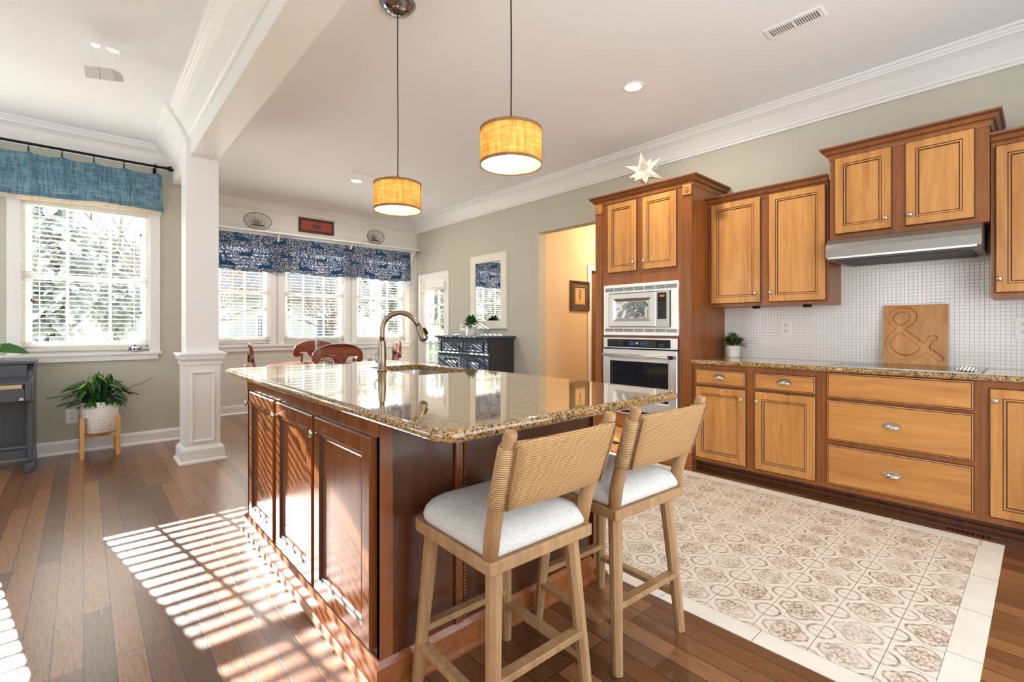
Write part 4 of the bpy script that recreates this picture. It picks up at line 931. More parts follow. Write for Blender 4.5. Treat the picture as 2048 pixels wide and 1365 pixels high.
# pendants
def pendant(label, x, y, z0, z1, cord_dx=0):
    t = Thing('pendant_lamp', label, 'pendant lamp', (x, y, z0), 0, 'drum pendants over the island'); R_ = .137; hh = z1 - z0
    can = t.part('canopy', MB().lathe([(.001, -.06), (.03, -.058), (.07, -.04), (.095, -.016), (.105, -.001), (.001, -.001)], (0, 0, H - z0)), 'chrome_dark')
    t.part('cord', MB().tube([(0, 0, hh + .03), (.002, 0, hh + .3), (-.001, 0, hh + .7), (0, 0, H - z0 - .055)], .0035, 8), 'cord_dark')
    t.part('cord_grip', MB().lathe([(.004, hh + .05), (.008, hh + .045), (.011, hh + .02), (.02, hh + .004), (.001, hh - .002)], seg=14), 'cord_dark')
    sh_ = t.part('lamp_shade', MB().lathe([(R_, .012), (R_, hh - .012)], seg=56), 'burlap')
    t.part('lining', MB().lathe([(R_ - .003, .004), (R_ - .003, hh - .004)], seg=56), 'shade_lining', sh_)
    t.part('trim_band', MB().lathe([(R_ - .002, 0), (R_ + .0015, 0), (R_ + .0015, .012), (R_, .013)], seg=56), 'burlap_trim', sh_)
    t.part('trim_band', MB().lathe([(R_, hh - .013), (R_ + .0015, hh - .012), (R_ + .0015, hh), (R_ - .002, hh)], seg=56), 'burlap_trim', sh_)
    a = math.radians(-50); t.part('seam', MB().box(-.0006, .0006, -.004, .004, .012, hh - .012), 'burlap_trim', sh_).matrix_local = Matrix.Rotation(a, 4, 'Z') @ Matrix.Translation((R_ + .001, 0, 0))
    sp = MB()
    for k in range(3): an = 2 * PI * k / 3 + .4; sp.tube([(.012 * math.cos(an), .012 * math.sin(an), hh - .006), ((R_ - .004) * math.cos(an), (R_ - .004) * math.sin(an), hh - .006)], .0018, 6)
    t.part('spider', sp, 'black_metal')
    t.part('socket', MB().lathe([(.001, hh), (.017, hh), (.017, hh - .055), (.001, hh - .055)], seg=16), 'cream_white')
    t.part('bulb', MB().sphere((0, 0, hh - .086), (.03, .03, .034), 14), 'bulb_glow')
pendant('burlap drum pendant lamp hanging nearer the camera, in front of the white ceiling', 1.415, 1.585, 1.94, 2.10)
pendant('burlap drum pendant lamp hanging farther away, over the faucet end of the island', 1.375, 2.54, 1.906, 2.066)
# hall lamp
hl = Thing('hall_ceiling_light', 'ceiling lamp lighting the beige hallway beyond the opening', 'ceiling light', (5.9, 3.7, 2.75))
hl.part('dome', MB().lathe([(.001, -.10), (.08, -.085), (.13, -.04), (.14, -.0005)]), 'cream_white')
L = bpy.data.lights.new('hall_lamp', 'POINT'); L.energy = 24; L.color = (1, .84, .60); L.shadow_soft_size = .12
o = bpy.data.objects.new('hall_lamp', L); COL.link(o); o.location = (0, 0, -.22); o.parent = hl.o
# white box speaker on the living ceiling
t = Thing('ceiling_speaker', 'white wedge-shaped speaker on a bracket under the living room ceiling', 'speaker', (.115, 4.25, H))
t.part('mounting_plate', MB().box(-.075, .075, -.03, .03, -.008, -.0003), 'plastic_white')
t.part('bracket_arm', MB().box(-.03, -.005, -.012, .012, -.11, -.008).box(-.028, -.007, -.03, .012, -.16, -.10), 'plastic_white', bevel=.003)
bx_ = MB().prism([(-.075, -.075), (.075, -.05), (.075, -.01), (.03, 0), (-.075, 0)], 'x', -.082, .078)
base('speaker_grey', srgb(196, 195, 190), .5)
so = t.part('speaker_box', bx_, 'speaker_grey', bevel=.004)
so.matrix_local = Matrix.Translation((-.01, .0, -.155)) @ Matrix.Rotation(math.radians(-24), 4, 'Z') @ Matrix.Rotation(math.radians(14), 4, 'X')
t.part('front_seam', MB().box(-.001, .002, -.0755, -.0745, -.075, 0).prism([(-.0755, -.0757), (.0755, -.0507), (.0755, -.049), (-.0755, -.074)], 'x', -.001, .002), 'grille', so)
t.part('cable', MB().tube([(0, 0, -.02), (.035, 0, -.05), (.05, -.01, -.10), (.045, -.02, -.16)], .003, 8), 'plastic_white')

# ---------------------------------------------------------------- breakfast nook
t = Thing('wall_shelf', 'long white shelf on scroll brackets over the breakfast nook windows', 'shelf', (2.7, YB, 2.585))
t.part('shelf_board', MB().box(NX + .01, 4.52 - .06, YB - .16, YB - .0005, 2.572, 2.597).box(NX + .01, 4.44, YB - .035, YB - .0005, 2.545, 2.572), 'white_paint', world=True, bevel=.004)
for x in (1.02, 2.12, 3.215, 4.35):
    pr = [(YB - .0005, 2.571), (YB - .135, 2.571), (YB - .135, 2.555), (YB - .115, 2.545), (YB - .09, 2.50), (YB - .06, 2.46), (YB - .035, 2.40), (YB - .03, 2.35), (YB - .0005, 2.31)]
    t.part('bracket', MB().prism(pr, 'x', x - .015, x + .015), 'cream_white', world=True, bevel=.003)
def inpoly(px, pz, poly):
    c = np.zeros(px.shape, bool); n = len(poly)
    for i in range(n):
        (x1, y1), (x2, y2) = poly[i], poly[(i + 1) % n]
        if y1 == y2: continue
        c ^= ((y1 > pz) != (y2 > pz)) & (px < (x2 - x1) * (pz - y1) / (y2 - y1) + x1)
    return c
LEAP = [(-.11, .015), (-.06, .03), (.0, .025), (.04, .035), (.06, .075), (.055, .11), (.075, .085), (.085, .11), (.09, .078), (.115, .06), (.09, .052), (.075, .02), (.085, -.005), (.13, -.045), (.115, -.045), (.06, -.005), (.03, -.02), (.05, -.06), (.035, -.06), (.01, -.02), (-.05, -.012), (-.08, -.03), (-.07, -.09), (-.085, -.09), (-.1, -.02), (-.12, -.01), (-.15, -.05), (-.16, -.045), (-.125, .01)]
LIE = [(-.14, -.04), (-.12, .0), (-.06, .02), (.02, .01), (.05, .03), (.06, .07), (.04, .12), (.065, .09), (.07, .14), (.082, .085), (.11, .065), (.095, .05), (.085, .01), (.09, -.03), (.13, -.045), (.12, -.055), (.04, -.05), (-.06, -.05), (-.13, -.055)]
def toile():
    x0, x1, z0, z1 = NX + .06, 4.30, 2.02, 2.54
    nx, nz = 560, 88; X, Z = np.meshgrid(np.linspace(x0, x1, nx), np.linspace(z0, z1, nz))
    fac = (z1 - Z) / (z1 - z0)
    Y = YB - .075 - .012 * np.sin(X * 17 + .8 * np.sin(X * 4)) * (.35 + fac) - .006 * np.sin(X * 61) * (1.2 - fac) - .01 * fac
    Zz = Z + .012 * np.sin(X * 6.1) * fac + .006 * np.sin(X * 40) * fac ** 3
    mask = np.zeros(X.shape, bool)
    for k in range(7):
        cx = x0 + .12 + k * .52
        for (dx, cz, poly, sgn, sc) in ((.0, 2.47, LIE, -1, .8), (.08, 2.25, LEAP, 1, .8), (.33, 2.11, LIE, 1, .85), (.33, 2.40, LEAP, -1, .5)):
            sg = sgn * (1 if k % 2 else -1); mask |= inpoly((X - cx - dx) * sg / sc, (Z - cz) / sc, poly)
        for (a, b_) in (((cx + .36, 2.16), (cx + .27, 2.33)), ((cx + .36, 2.16), (cx + .43, 2.33))):
            u = np.clip(((X - a[0]) * (b_[0] - a[0]) + (Z - a[1]) * (b_[1] - a[1])) / ((b_[0] - a[0]) ** 2 + (b_[1] - a[1]) ** 2), 0, 1)
            mask |= np.hypot(X - a[0] - u * (b_[0] - a[0]), Z - a[1] - u * (b_[1] - a[1])) < .006
    mb = MB(); vs = np.stack([X, Y, Zz], -1).reshape(-1, 3)
    mb.v = [tuple(p) for p in vs.tolist()]
    for j in range(nz - 1):
        for i in range(nx - 1):
            mb.f.append((j * nx + i, j * nx + i + 1, (j + 1) * nx + i + 1, (j + 1) * nx + i)); mb.m.append(1 if mask[j, i] else 0); mb.sm.append(True)
    return mb
t = Thing('window_valance', 'navy and white valance printed with deer across the breakfast nook windows', 'valance', (2.7, YB - .08, 2.02))
t.part('printed_cloth', toile(), ['toile', 'toile_deer'], world=True)
t.part('curtain_rod', MB().tube([(NX + .03, YB - .075, 2.548), (4.32, YB - .075, 2.548)], .007, 8), 'white_paint', world=True)
def wire_basket(label, cx, wd):
    t = Thing('wire_basket', label, 'basket', (cx, YB - .075, 2.5975), 0, 'wire baskets on the shelf'); a, hh = wd / 2, .25
    rim, q = [], 40
    pt = lambda an, k: Vector((a * k * math.cos(an) * (1.0 if math.sin(an) > -.3 else .92), .045 - .10 * (1 - k * k) ** .6 + .02, hh * .5 + (hh * .5 - .004) * k * math.sin(an) + .004))
    def P(an, k): v = pt(an, k); v.y = .055 - .085 * k ** 2 ; return v
    t.part('rim', MB().tube([P(2 * PI * i / q, 1) for i in range(q + 1)], .0042, 6), 'dark_wire')
    wm = MB()
    for k in (.25, .45, .63, .82): wm.tube([P(2 * PI * i / q, k) for i in range(q + 1)], .0016, 5)
    for i in range(22): an = 2 * PI * i / 22; wm.tube([P(an, k) for k in (.08, .3, .5, .7, .85, 1)], .0016, 5)
    t.part('wire_mesh', wm, 'dark_wire')
    t.part('handle', MB().tube([(-.08, -.04, .065), (-.075, -.045, .07), (.075, -.045, .07), (.08, -.04, .065)], .006, 8), 'black_metal')
wire_basket('larger dark wire basket on the nook shelf left of the red sign', 1.842, .36)
wire_basket('smaller dark wire basket on the nook shelf right of the red sign', 3.632, .30)
t = Thing('framed_sign', 'rust red plaque in a dark frame on the wall above the nook shelf', 'sign', (2.695, YB, 2.785))
t.part('frame', MB().rings_panel(.535, .218, [(0, 0, 0), (0, -.024, 0), (.006, -.028, 0), (.03, -.024, 0), (.036, -.014, 0)], -.2675, -.109), 'sign_frame')
pl = t.part('plaque', MB().box(-.231, .231, -.0165, -.0145, -.0725, .0725), 'rust_red')
mk = MB().box(-.06, .06, -.0172, -.0165, -.032, -.008)
for k in range(7): x = -.06 + k * .02; mk.add([(x - .011, -.0172, .0), (x + .011, -.0172, .0), (x + .009, -.0172, .02 + .006 * (k % 2)), (x - .005, -.0172, .03 - .004 * (k % 3))], [(0, 1, 2, 3)])
mk.box(-.07, .07, -.0172, -.0165, -.044, -.040).box(.15, .17, -.0172, -.0165, .03, .045)
t.part('faded_emblem', mk, 'sign_ink', pl)
# round table with chairs
TXc, TYc = 2.14, 5.50
t = Thing('dining_table', 'round wooden pedestal table in the breakfast nook', 'table', (TXc, TYc, 0))
t.part('tabletop', MB().lathe([(.001, .772), (.655, .772), (.675, .779), (.68, .789), (.672, .799), (.655, .803), (.001, .803)], seg=64), 'mahogany')
t.part('pedestal', MB().lathe([(.001, .06), (.10, .06), (.11, .10), (.07, .16), (.055, .28), (.075, .40), (.06, .52), (.09, .62), (.12, .70), (.28, .755), (.28, .772), (.001, .772)], seg=32), 'mahogany')
for k in range(4):
    a = PI / 2 * k + .22; d = Vector((math.cos(a), math.sin(a), 0)); t.part('foot', MB().tube([d * .06 + Vector((0, 0, .20)), d * .2 + Vector((0, 0, .15)), d * .34 + Vector((0, 0, .06)), d * .40 + Vector((0, 0, .025))], [.04, .038, .032, .025], 12), 'mahogany')
t = Thing('glass_vase', 'wide clear glass cylinder vase holding pale shells on the nook table', 'vase', (2.09, 5.52, .8035))
t.part('glass', MB().lathe([(.001, .0), (.13, .0), (.132, .01), (.132, .34), (.128, .34), (.128, .012), (.001, .012)], seg=48), 'vase_glass')
sm = random.Random(5)
fill = MB()
for k in range(60):
    a = sm.uniform(0, 6.28); q = .105 * sm.random() ** .5; fill.sphere((q * math.cos(a), q * math.sin(a), .032 + .09 * sm.random()), (.022, .016, .014), 8)
f_ = t.part('filling', fill, 'shell_white'); f_['kind'] = 'stuff'
def make_chair():
    t = Thing('dining_chair', '', 'chair', (0, 0, 0), 0, 'carved dining chairs around the nook table')    # sits facing +y, back at -y
    t.part('seat', MB().loft([[(x, y, z) for x, y in rrect(-.23, .23, -.20, .23, (.03, .06, .06, .03), 5)] for z in (.44, .475)]), 'mahogany', bevel=.008)
    for sx in (-1, 1):
        t.part('leg', MB().tube([(sx * .19, .19, .44), (sx * .19, .19, .3), (sx * .185, .19, .0)], [.022, .024, .015], 12), 'mahogany')
        t.part('leg', MB().bar((sx * .185, -.19, .45), (sx * .20, -.26, 0), .035, .03), 'mahogany')
        t.part('back_post', MB().bar((sx * .19, -.18, .47), (sx * .165, -.245, .90), .032, .026), 'mahogany')
    t.part('stretcher', MB().bar((-.19, .19, .2), (.19, .19, .2), .022), 'mahogany')
    t.part('back_splat', MB().bar((0, -.18, .475), (0, -.243, .88), .09, .07, d0=.014, d1=.014), 'mahogany')
    # crest rail: arched top, scrolled ends, round cut-out above the splat
    top = []
    for k in range(25): u = k / 24; a = PI * u; top.append((-.265 * math.cos(a), (.905 + .15 * math.sin(a) ** .75)))
    bot = [(.264, .885), (.248, .862), (.215, .856), (.185, .866), (.176, .888), (.188, .905), (.198, .918), (.18, .936), (.14, .942), (.10, .928), (.07, .895), (.055, .855), (.035, .848), (.032, .87), (.046, .895), (.04, .922), (.02, .938)]
    low = bot + [(0, .942)] + [(-x, z) for x, z in bot[::-1]]
    pro = top[::-1] and ([(x, z) for x, z in top] + low)
    yb = lambda x: -.247 - .03 * (1 - (x / .265) ** 2)
    def ring(y, k):
        return [(x * (1 - k * .02), yb(x) + y, .94 + (z - .94) * (1 - k * .06)) for x, z in pro]
    mb = MB(); n = len(pro); rg = [ring(.013, .4), ring(.009, 0), ring(-.009, 0), ring(-.013, .4)]
    mb.loft(rg, 0, False)
    for r_ in (rg[0], rg[-1]):
        bm = bmesh.new(); vs = [bm.verts.new(p) for p in r_]; f = bm.faces.new(vs); bmesh.ops.triangulate(bm, faces=[f]); bm.verts.index_update()
        mb.add([v.co for v in bm.verts], [[v.index for v in g_.verts] for g_ in bm.faces]); bm.free()
    cr = t.part('crest_rail', mb, 'mahogany')
    ln = MB(); ins = [(x * .93, yb(x) - .0135, .94 + (z - .94) * .80) for x, z in pro]; ln.tube(ins + [ins[0]], .0028, 5)
    t.part('carved_line', ln, 'mahogany_line', cr)
    return t.o
ch = make_chair()
for i, (x, y, rz, lab) in enumerate([(1.945, 5.09, 0, 'carved dining chair with its back to the island, centre of the nook table'), (2.17, 5.88, PI, 'carved dining chair behind the glass vase, facing the island'),
                                     (1.58, 5.58, -1.80, 'carved dining chair seen edge-on at the left side of the nook table'), (2.66, 5.46, 1.25, 'carved dining chair seen edge-on behind the faucet')]):
    o = ch if i == 0 else copy_tree(ch); o.location = (x, y, 0); o.rotation_euler = (0, 0, rz); o['label'] = lab
# sideboard under the mirror
SL, SR, SXF = 6.13, 4.935, 4.01
t = Thing('sideboard', 'distressed navy painted sideboard with two drawers over two doors under the mirror', 'sideboard', **face_right(SL, SXF)); W = SL - SR; D = XR - .02 - SXF
t.part('cabinet_body', MB().box(0, W, .0, D, .08, 1.055), 'navy_dark')
t.part('top', MB().sweep([(-.0, D), (0, 0), (W, 0), (W, D)][::-1], [(-.001, 1.055), (.012, 1.055), (.02, 1.068), (.045, 1.075), (.05, 1.08), (.05, 1.098), (-.001, 1.10)]).box(0, W, 0, D, 1.055, 1.10), 'navy_paint')
t.part('front_frame', MB().box(0, W, -.012, -.0005, .08, .12).box(0, W, -.012, -.0005, .84, .862).box(0, .09, -.012, -.0005, .12, .84).box(W - .09, W, -.012, -.0005, .12, .84).box(W / 2 - .02, W / 2 + .02, -.012, -.0005, .12, .84).box(0, W, -.012, -.0005, 1.03, 1.055), 'navy_paint')
t.part('mid_moulding', MB().prism([(-.0005, .835), (-.03, .84), (-.036, .85), (-.03, .862), (-.0005, .868)], 'x', -.012, W + .012), 'navy_worn')
for x0 in (.09, W / 2 + .02):
    x1 = x0 + W / 2 - .11
    d_ = t.part('door', MB().rings_panel(x1 - x0, .70, [(0, 0, 0), (0, -.016, 0), (.06, -.016, 0), (.07, -.006, 1), (.09, -.005, 0), (.12, -.012, 0)], x0, .13), ['navy_paint', 'navy_worn'])
    d_ = t.part('drawer', MB().rings_panel(x1 - x0 - .06, .135, [(0, 0, 0), (0, -.018, 0), (.012, -.018, 0), (.02, -.008, 1), (.03, -.012, 0)], x0 + .03, .885), ['navy_paint', 'navy_worn'])
    t.part('knob', MB().tube([((x0 + x1) / 2 - .04, -.022, .955), ((x0 + x1) / 2, -.032, .952), ((x0 + x1) / 2 + .04, -.022, .955)], .006, 8), 'black_metal', d_)
for x in (.0, W - .07, ): t.part('foot', MB().box(x, x + .07, 0, .07, 0, .08), 'navy_paint')
for x in (.04, W / 2, W - .04): t.part('drawer_post', MB().box(x - .03, x + .03, -.018, -.0005, .87, 1.03), 'navy_paint', bevel=.003)
ld = MB(); vs = []
for i in range(26):
    x = -.36 + .72 * i / 25; w2 = .10 + .012 * math.sin(i * 2.1); vs.append([(x, y, .0012) for y in np.linspace(-w2, w2, 7)])
ld.loft(vs, 0, False, True, False)
single('lace_runner', MB().sphere((0, 0, .012), (.05, .035, .012), 10).sphere((.055, .01, .010), (.03, .03, .010), 10).sphere((-.045, -.012, .010), (.03, .028, .010), 10).sphere((.02, -.03, .011), (.025, .02, .011), 8), 'cream_white', 'small crumpled white lace piece on the front of the sideboard top', 'lace', (4.05, 5.72, 1.1), None, 0, False, -PI / 2)
t = Thing('houseplant', 'leafy green houseplant in a white pot on the navy sideboard', 'plant', (4.24, 5.62, 1.1))
t.part('pot', MB().lathe([(.001, 0), (.075, 0), (.078, .004), (.085, .13), (.08, .13), (.075, .115), (.001, .115)]), 'ceramic_white')
rnd = random.Random(8)
fo = bushy(170, .13, .12, .085, .019, rnd, .125); t.part('foliage', fo, ['leaf_mid', 'leaf_dark', 'leaf_mid'])
t.part('stem', MB().tube([(0, 0, .11), (0, 0, .26)], .005, 6).tube([(0, 0, .11), (.06, .03, .24)], .004, 6).tube([(0, 0, .11), (-.05, -.05, .24)], .004, 6), 'stem')
MY0, MY1, MZ0, MZ1 = 5.085, 5.92, 1.20, 2.30
t = Thing('wall_mirror', 'tall mirror in a wide white frame hanging above the sideboard', 'mirror', **face_right(MY1, XR, MZ0)); W = MY1 - MY0; hh = MZ1 - MZ0
t.part('frame', MB().rings_panel(W, hh, [(0, -.0005, 0), (0, -.028, 0), (.004, -.034, 0), (.115, -.034, 0), (.12, -.022, 0)]), 'cream_white')
t.part('mirror_glass', MB().box(.118, W - .118, -.0245, -.0225, .118, hh - .118), 'mirror_glass')
t = Thing('framed_picture', 'small botanical picture in a carved wooden frame on the beige hall wall', 'picture', (5.305, 4.468, 1.67))
t.part('frame', MB().rings_panel(.41, .43, [(0, -.0005, 0), (0, -.024, 0), (.01, -.03, 0), (.05, -.018, 1), (.09, -.024, 0), (.10, -.014, 0)], -.205, -.215), ['picture_frame', 'sign_frame'])
mt = t.part('mat_board', MB().box(-.106, .106, -.0165, -.0145, -.116, .116), 'picture_mat')
bo_ = MB()
for k in range(7): z = -.05 + k * .02; s_ = 1 if k % 2 else -1; leaf(bo_, (0, -.0175, z), (s_ * .8, 0, .8), .045, .009, 0, 0, Vector((0, -1, 0)), 0)
bo_.box(-.0015, .0015, -.0178, -.0168, -.09, .09)
t.part('botanical_print', bo_, 'picture_plant', mt)

# ---------------------------------------------------------------- living side
t = Thing('linen_valance', 'blue linen valance with cream lower border hanging on rings over the living window', 'valance', (.0, YL - .1, 2.43))
RX = [-.62, -.375, -.151, .076, .305, .575]
ztop = lambda x: 2.828 - .006 * (1 - max(math.exp(-((x - r_) / .06) ** 2) for r_ in RX))
zbot = lambda x: 2.445 + .014 * math.sin(x * 5.2 + .5)
def linen(z_of, zb_of, off, m_, x0=-.86, x1=.615, pl=1.0):
    mb = MB(); nx, nz = 150, 14; vs = []
    for j in range(nz + 1):
        for i in range(nx + 1):
            x = x0 + (x1 - x0) * i / nx; w_ = j / nz; zz_ = z_of(x) + (zb_of(x) - z_of(x)) * w_; u = min(max((ztop(x) - zz_) / (ztop(x) - zbot(x)), 0), 1.1); f_ = 0
            for r_ in RX: f_ = max(f_, math.exp(-abs((x - r_) / ((.010 + .025 * u) if x < r_ else (.02 + .07 * u))) ** 1.6) * (1 - .85 * min(u, 1)), .0)
            vs.append((x + .012 * u * (i / nx), YL - .085 - off - .065 * f_ * pl + .012 * (1 - u) - .012 * math.sin(x * 16) * u, zz_))
    return mb.add(vs, [(j * (nx + 1) + i, j * (nx + 1) + i + 1, (j + 1) * (nx + 1) + i + 1, (j + 1) * (nx + 1) + i) for j in range(nz) for i in range(nx)], 0, True)
t.part('blue_cloth', linen(ztop, zbot, .004, 0), 'linen_blue', world=True)
t.part('hem_band', linen(lambda x: zbot(x) + .045, lambda x: zbot(x) - .001, .0065, 0), 'linen_blue', world=True)
t.part('cream_border', linen(lambda x: zbot(x) + .03, lambda x: zbot(x) - .045, 0, 0, -.86, .60), 'linen_cream', world=True)
t = Thing('curtain_rod', 'black curtain rod with a teardrop finial over the living window', 'curtain rod', (.0, YL - .1, 2.905))
RY, RZ = YL - .1, 2.905
t.part('rod', MB().tube([(-2.0, RY, RZ), (.63, RY, RZ)], .0125, 12), 'black_metal', world=True)
t.part('finial', MB().lathe([(.001, .0), (.014, .0), (.016, .01), (.011, .018), (.014, .025), (.024, .045), (.027, .06), (.022, .078), (.012, .093), (.001, .10)], (.628, RY, RZ), 16, axis='x'), 'black_metal', world=True)
t.part('bracket', MB().box(.553, .567, RY - .004, YL - .0005, RZ - .008, RZ + .004).box(.545, .575, YL - .008, YL - .0005, RZ - .06, RZ + .03).box(.553, .567, RY - .006, RY + .006, RZ - .03, RZ + .025), 'black_metal', world=True)
for r_ in RX[1:-1]:
    rg = t.part('curtain_ring', MB().tube([(r_ + .004 * math.sin(k * PI / 10), RY + .024 * math.sin(k * PI / 10), RZ - .013 + .026 * math.cos(k * PI / 10)) for k in range(21)], .0022, 6), 'black_metal', world=True)
    t.part('clip', MB().box(r_ - .006, r_ + .006, RY - .006, RY + .004, RZ - .078, RZ - .04), 'dark_wire', rg, world=True)
# planter
t = Thing('planter_stand', 'light wooden four-legged plant stand below the living window', 'plant stand', (.115, 6.055, 0), math.radians(2))
for sx in (-1, 1):
    for sy in (-1, 1): t.part('leg', MB().box(sx * .129 - .017, sx * .129 + .017, sy * .119 - .017, sy * .119 + .017, 0, .385), 'bamboo', bevel=.003)
t.part('cross_bar', MB().bar((-.125, -.115, .20), (.125, .115, .20), .03, d0=.04, d1=.04), 'bamboo'); t.part('cross_bar', MB().bar((-.125, .115, .1995), (.125, -.115, .1995), .03, d0=.038, d1=.038), 'bamboo')
t = Thing('potted_fern', 'feathery green fern palm in a dimpled white pot standing in the wooden stand', 'plant', (.115, 6.055, .2215))
t.part('pot', MB().lathe([(.001, 0), (.125, 0), (.132, .006), (.139, .15), (.143, .295), (.137, .295), (.133, .27), (.001, .27)], seg=64), 'pot_texture'); t.part('soil', MB().lathe([(.001, .272), (.132, .271)]), 'soil')
rnd = random.Random(21); fr_ = MB(); stm = MB()
for k in range(84):
    a = rnd.uniform(0, 2 * PI); hs = rnd.uniform(.03, .25) if k > 12 else rnd.uniform(.22, .32); L = rnd.uniform(.15, .22) - .25 * max(0, hs - .14) if k > 12 else rnd.uniform(.06, .12); dp = rnd.uniform(.03, .10)
    d = Vector((math.cos(a), math.sin(a) * .62, 0))
    if k == 13: d = Vector((1, -.15, 0)); L = .33; hs = .12; dp = -.10
    if k == 14: d = Vector((-1, -.2, 0)); L = .29; hs = .12; dp = .02
    if k == 15: d = Vector((-.9, -.4, 0)); L = .27; hs = .06; dp = .03
    p0 = Vector((rnd.uniform(-.08, .08), rnd.uniform(-.07, .07), .27)); sp = []
    for i in range(9):
        u = i / 8; v = max(0, u - .2) / .8; sp.append(p0 + Vector((0, 0, hs * min(u * 1.7, 1))) + d * (L * v) - Vector((0, 0, dp * v * v)))
    stm.tube(sp, .0016, 5); mt = 2 if k < 4 else rnd.choice((0, 0, 1, 1, 0))
    sd = d.cross(Vector((0, 0, 1))).normalized()
    for i in range(18):
        u = .32 + .66 * i / 17; j = min(int(u * 8), 7); q = sp[j].lerp(sp[j + 1], u * 8 - j); tg = (sp[min(j + 1, 8)] - sp[j]).normalized()
        for s_ in (-1, 1): leaf(fr_, q, tg * .9 + sd * s_ * .7 + Vector((0, 0, .12)), (.062 if k > 12 else .05) * (1.2 - u * .55), .0058, mt, .4)
for i in range(len(fr_.v)):
    x, y, z = fr_.v[i]; fr_.v[i] = (x, min(y, .225), z)
t.part('fronds', fr_, ['leaf_mid', 'leaf_dark', 'leaf_light']); t.part('stalks', stm, 'stem')
# digital piano
PX1 = -.325
t = Thing('digital_piano', 'dark grey digital piano against the living room wall, cut off at the left edge', 'piano', (-1.0, 6.0, 0)); PX0 = PX1 - 1.36
def pbox(n, a, m_='piano_dark', par=None, bv=.004): return t.part(n, MB().box(*a), m_, par, bv, True)
for (a, b_) in ((PX1 - .04, PX1), (PX0, PX0 + .04)):
    side = t.part('side_panel', MB().prism([(5.86, .06), (6.25, .06), (6.25, .90), (6.02, .90), (5.96, .84), (5.94, .80), (5.735, .765), (5.72, .75), (5.72, .60), (5.735, .585), (5.86, .585)], 'x', a, b_), 'piano_dark', None, .005, True)
    t.part('foot', MB().box(a - .004, b_ + .004, 5.70, 6.27, 0, .059), 'piano_dark', None, .006, True)
pbox('lid', (PX0 - .012, PX1 + .012, 5.93, 6.262, .901, .926))
pbox('key_cover', (PX0 + .041, PX1 - .041, 5.95, 6.02, .79, .90)); 
t.part('fallboard', MB().prism([(5.78, .735), (5.78, .755), (5.97, .80), (5.97, .775)], 'x', PX0 + .041, PX1 - .041), 'piano_dark', None, .003, True)
pbox('felt_strip', (PX0 + .05, PX1 - .058, 5.742, 5.775, .705, .735), 'piano_felt', None, .002)
pbox('key_slip', (PX0 + .041, PX1 - .041, 5.73, 5.80, .60, .703))
pbox('key_bed', (PX0 + .041, PX1 - .041, 5.80, 6.24, .60, .66))
pbox('back_panel', (PX0 + .041, PX1 - .041, 6.12, 6.14, .16, .60)); pbox('bottom_rail', (PX0 + .041, PX1 - .041, 5.90, 6.0, .085, .16))
t.part('lock_plate', MB().box(PX1 - .075, PX1 - .05, 5.727, 5.7295, .607, .628), 'nickel', None, 0, True)
t = Thing('potted_orchid', 'broad-leaved plant in a white pot on the piano at the left edge', 'plant', (-.60, 6.06, .9265))
t.part('pot', MB().lathe([(.001, 0), (.045, 0), (.07, .14), (.064, .14), (.05, .11), (.001, .11)]), 'ceramic_white')
lf = MB(); leaf(lf, (.02, -.02, .10), (.9, -.1, .30), .235, .05, 0, .45, Vector((.1, -1, .5))); leaf(lf, (0, 0, .13), (-.8, -.3, .4), .2, .04, 0, .4); leaf(lf, (0, 0, .13), (.2, -.8, .5), .16, .036, 0, .3); leaf(lf, (0, 0, .13), (-.3, .5, .6), .15, .035, 0, .3)
t.part('leaves', lf, 'leaf_mid')
t = Thing('window_ornament', 'little blue and white ceramic teapot ornament standing on the living window sill', 'ornament', (.395, YL - .043, LZ0 - .016))
t.part('body', MB().lathe([(.001, 0), (.02, 0), (.034, .015), (.037, .032), (.028, .05), (.012, .056), (.001, .056)], seg=20), 'ceramic_white')
t.part('lid', MB().lathe([(.016, .055), (.012, .064), (.004, .068), (.005, .074), (.001, .077)], seg=16), 'ornament_blue')
pn = MB()
for k in range(7): a = 2 * PI * k / 7; pn.sphere((.035 * math.cos(a), .035 * math.sin(a), .030), (.011, .011, .012), 8)
t.part('painted_pattern', pn, 'ornament_blue'); t.part('spout', MB().tube([(.03, 0, .02), (.046, 0, .03), (.052, 0, .046)], [.008, .006, .005], 8), 'ornament_blue')
t.part('handle', MB().tube([(-.03, 0, .045), (-.048, 0, .042), (-.05, 0, .025), (-.032, 0, .016)], .004, 8), 'ornament_blue')

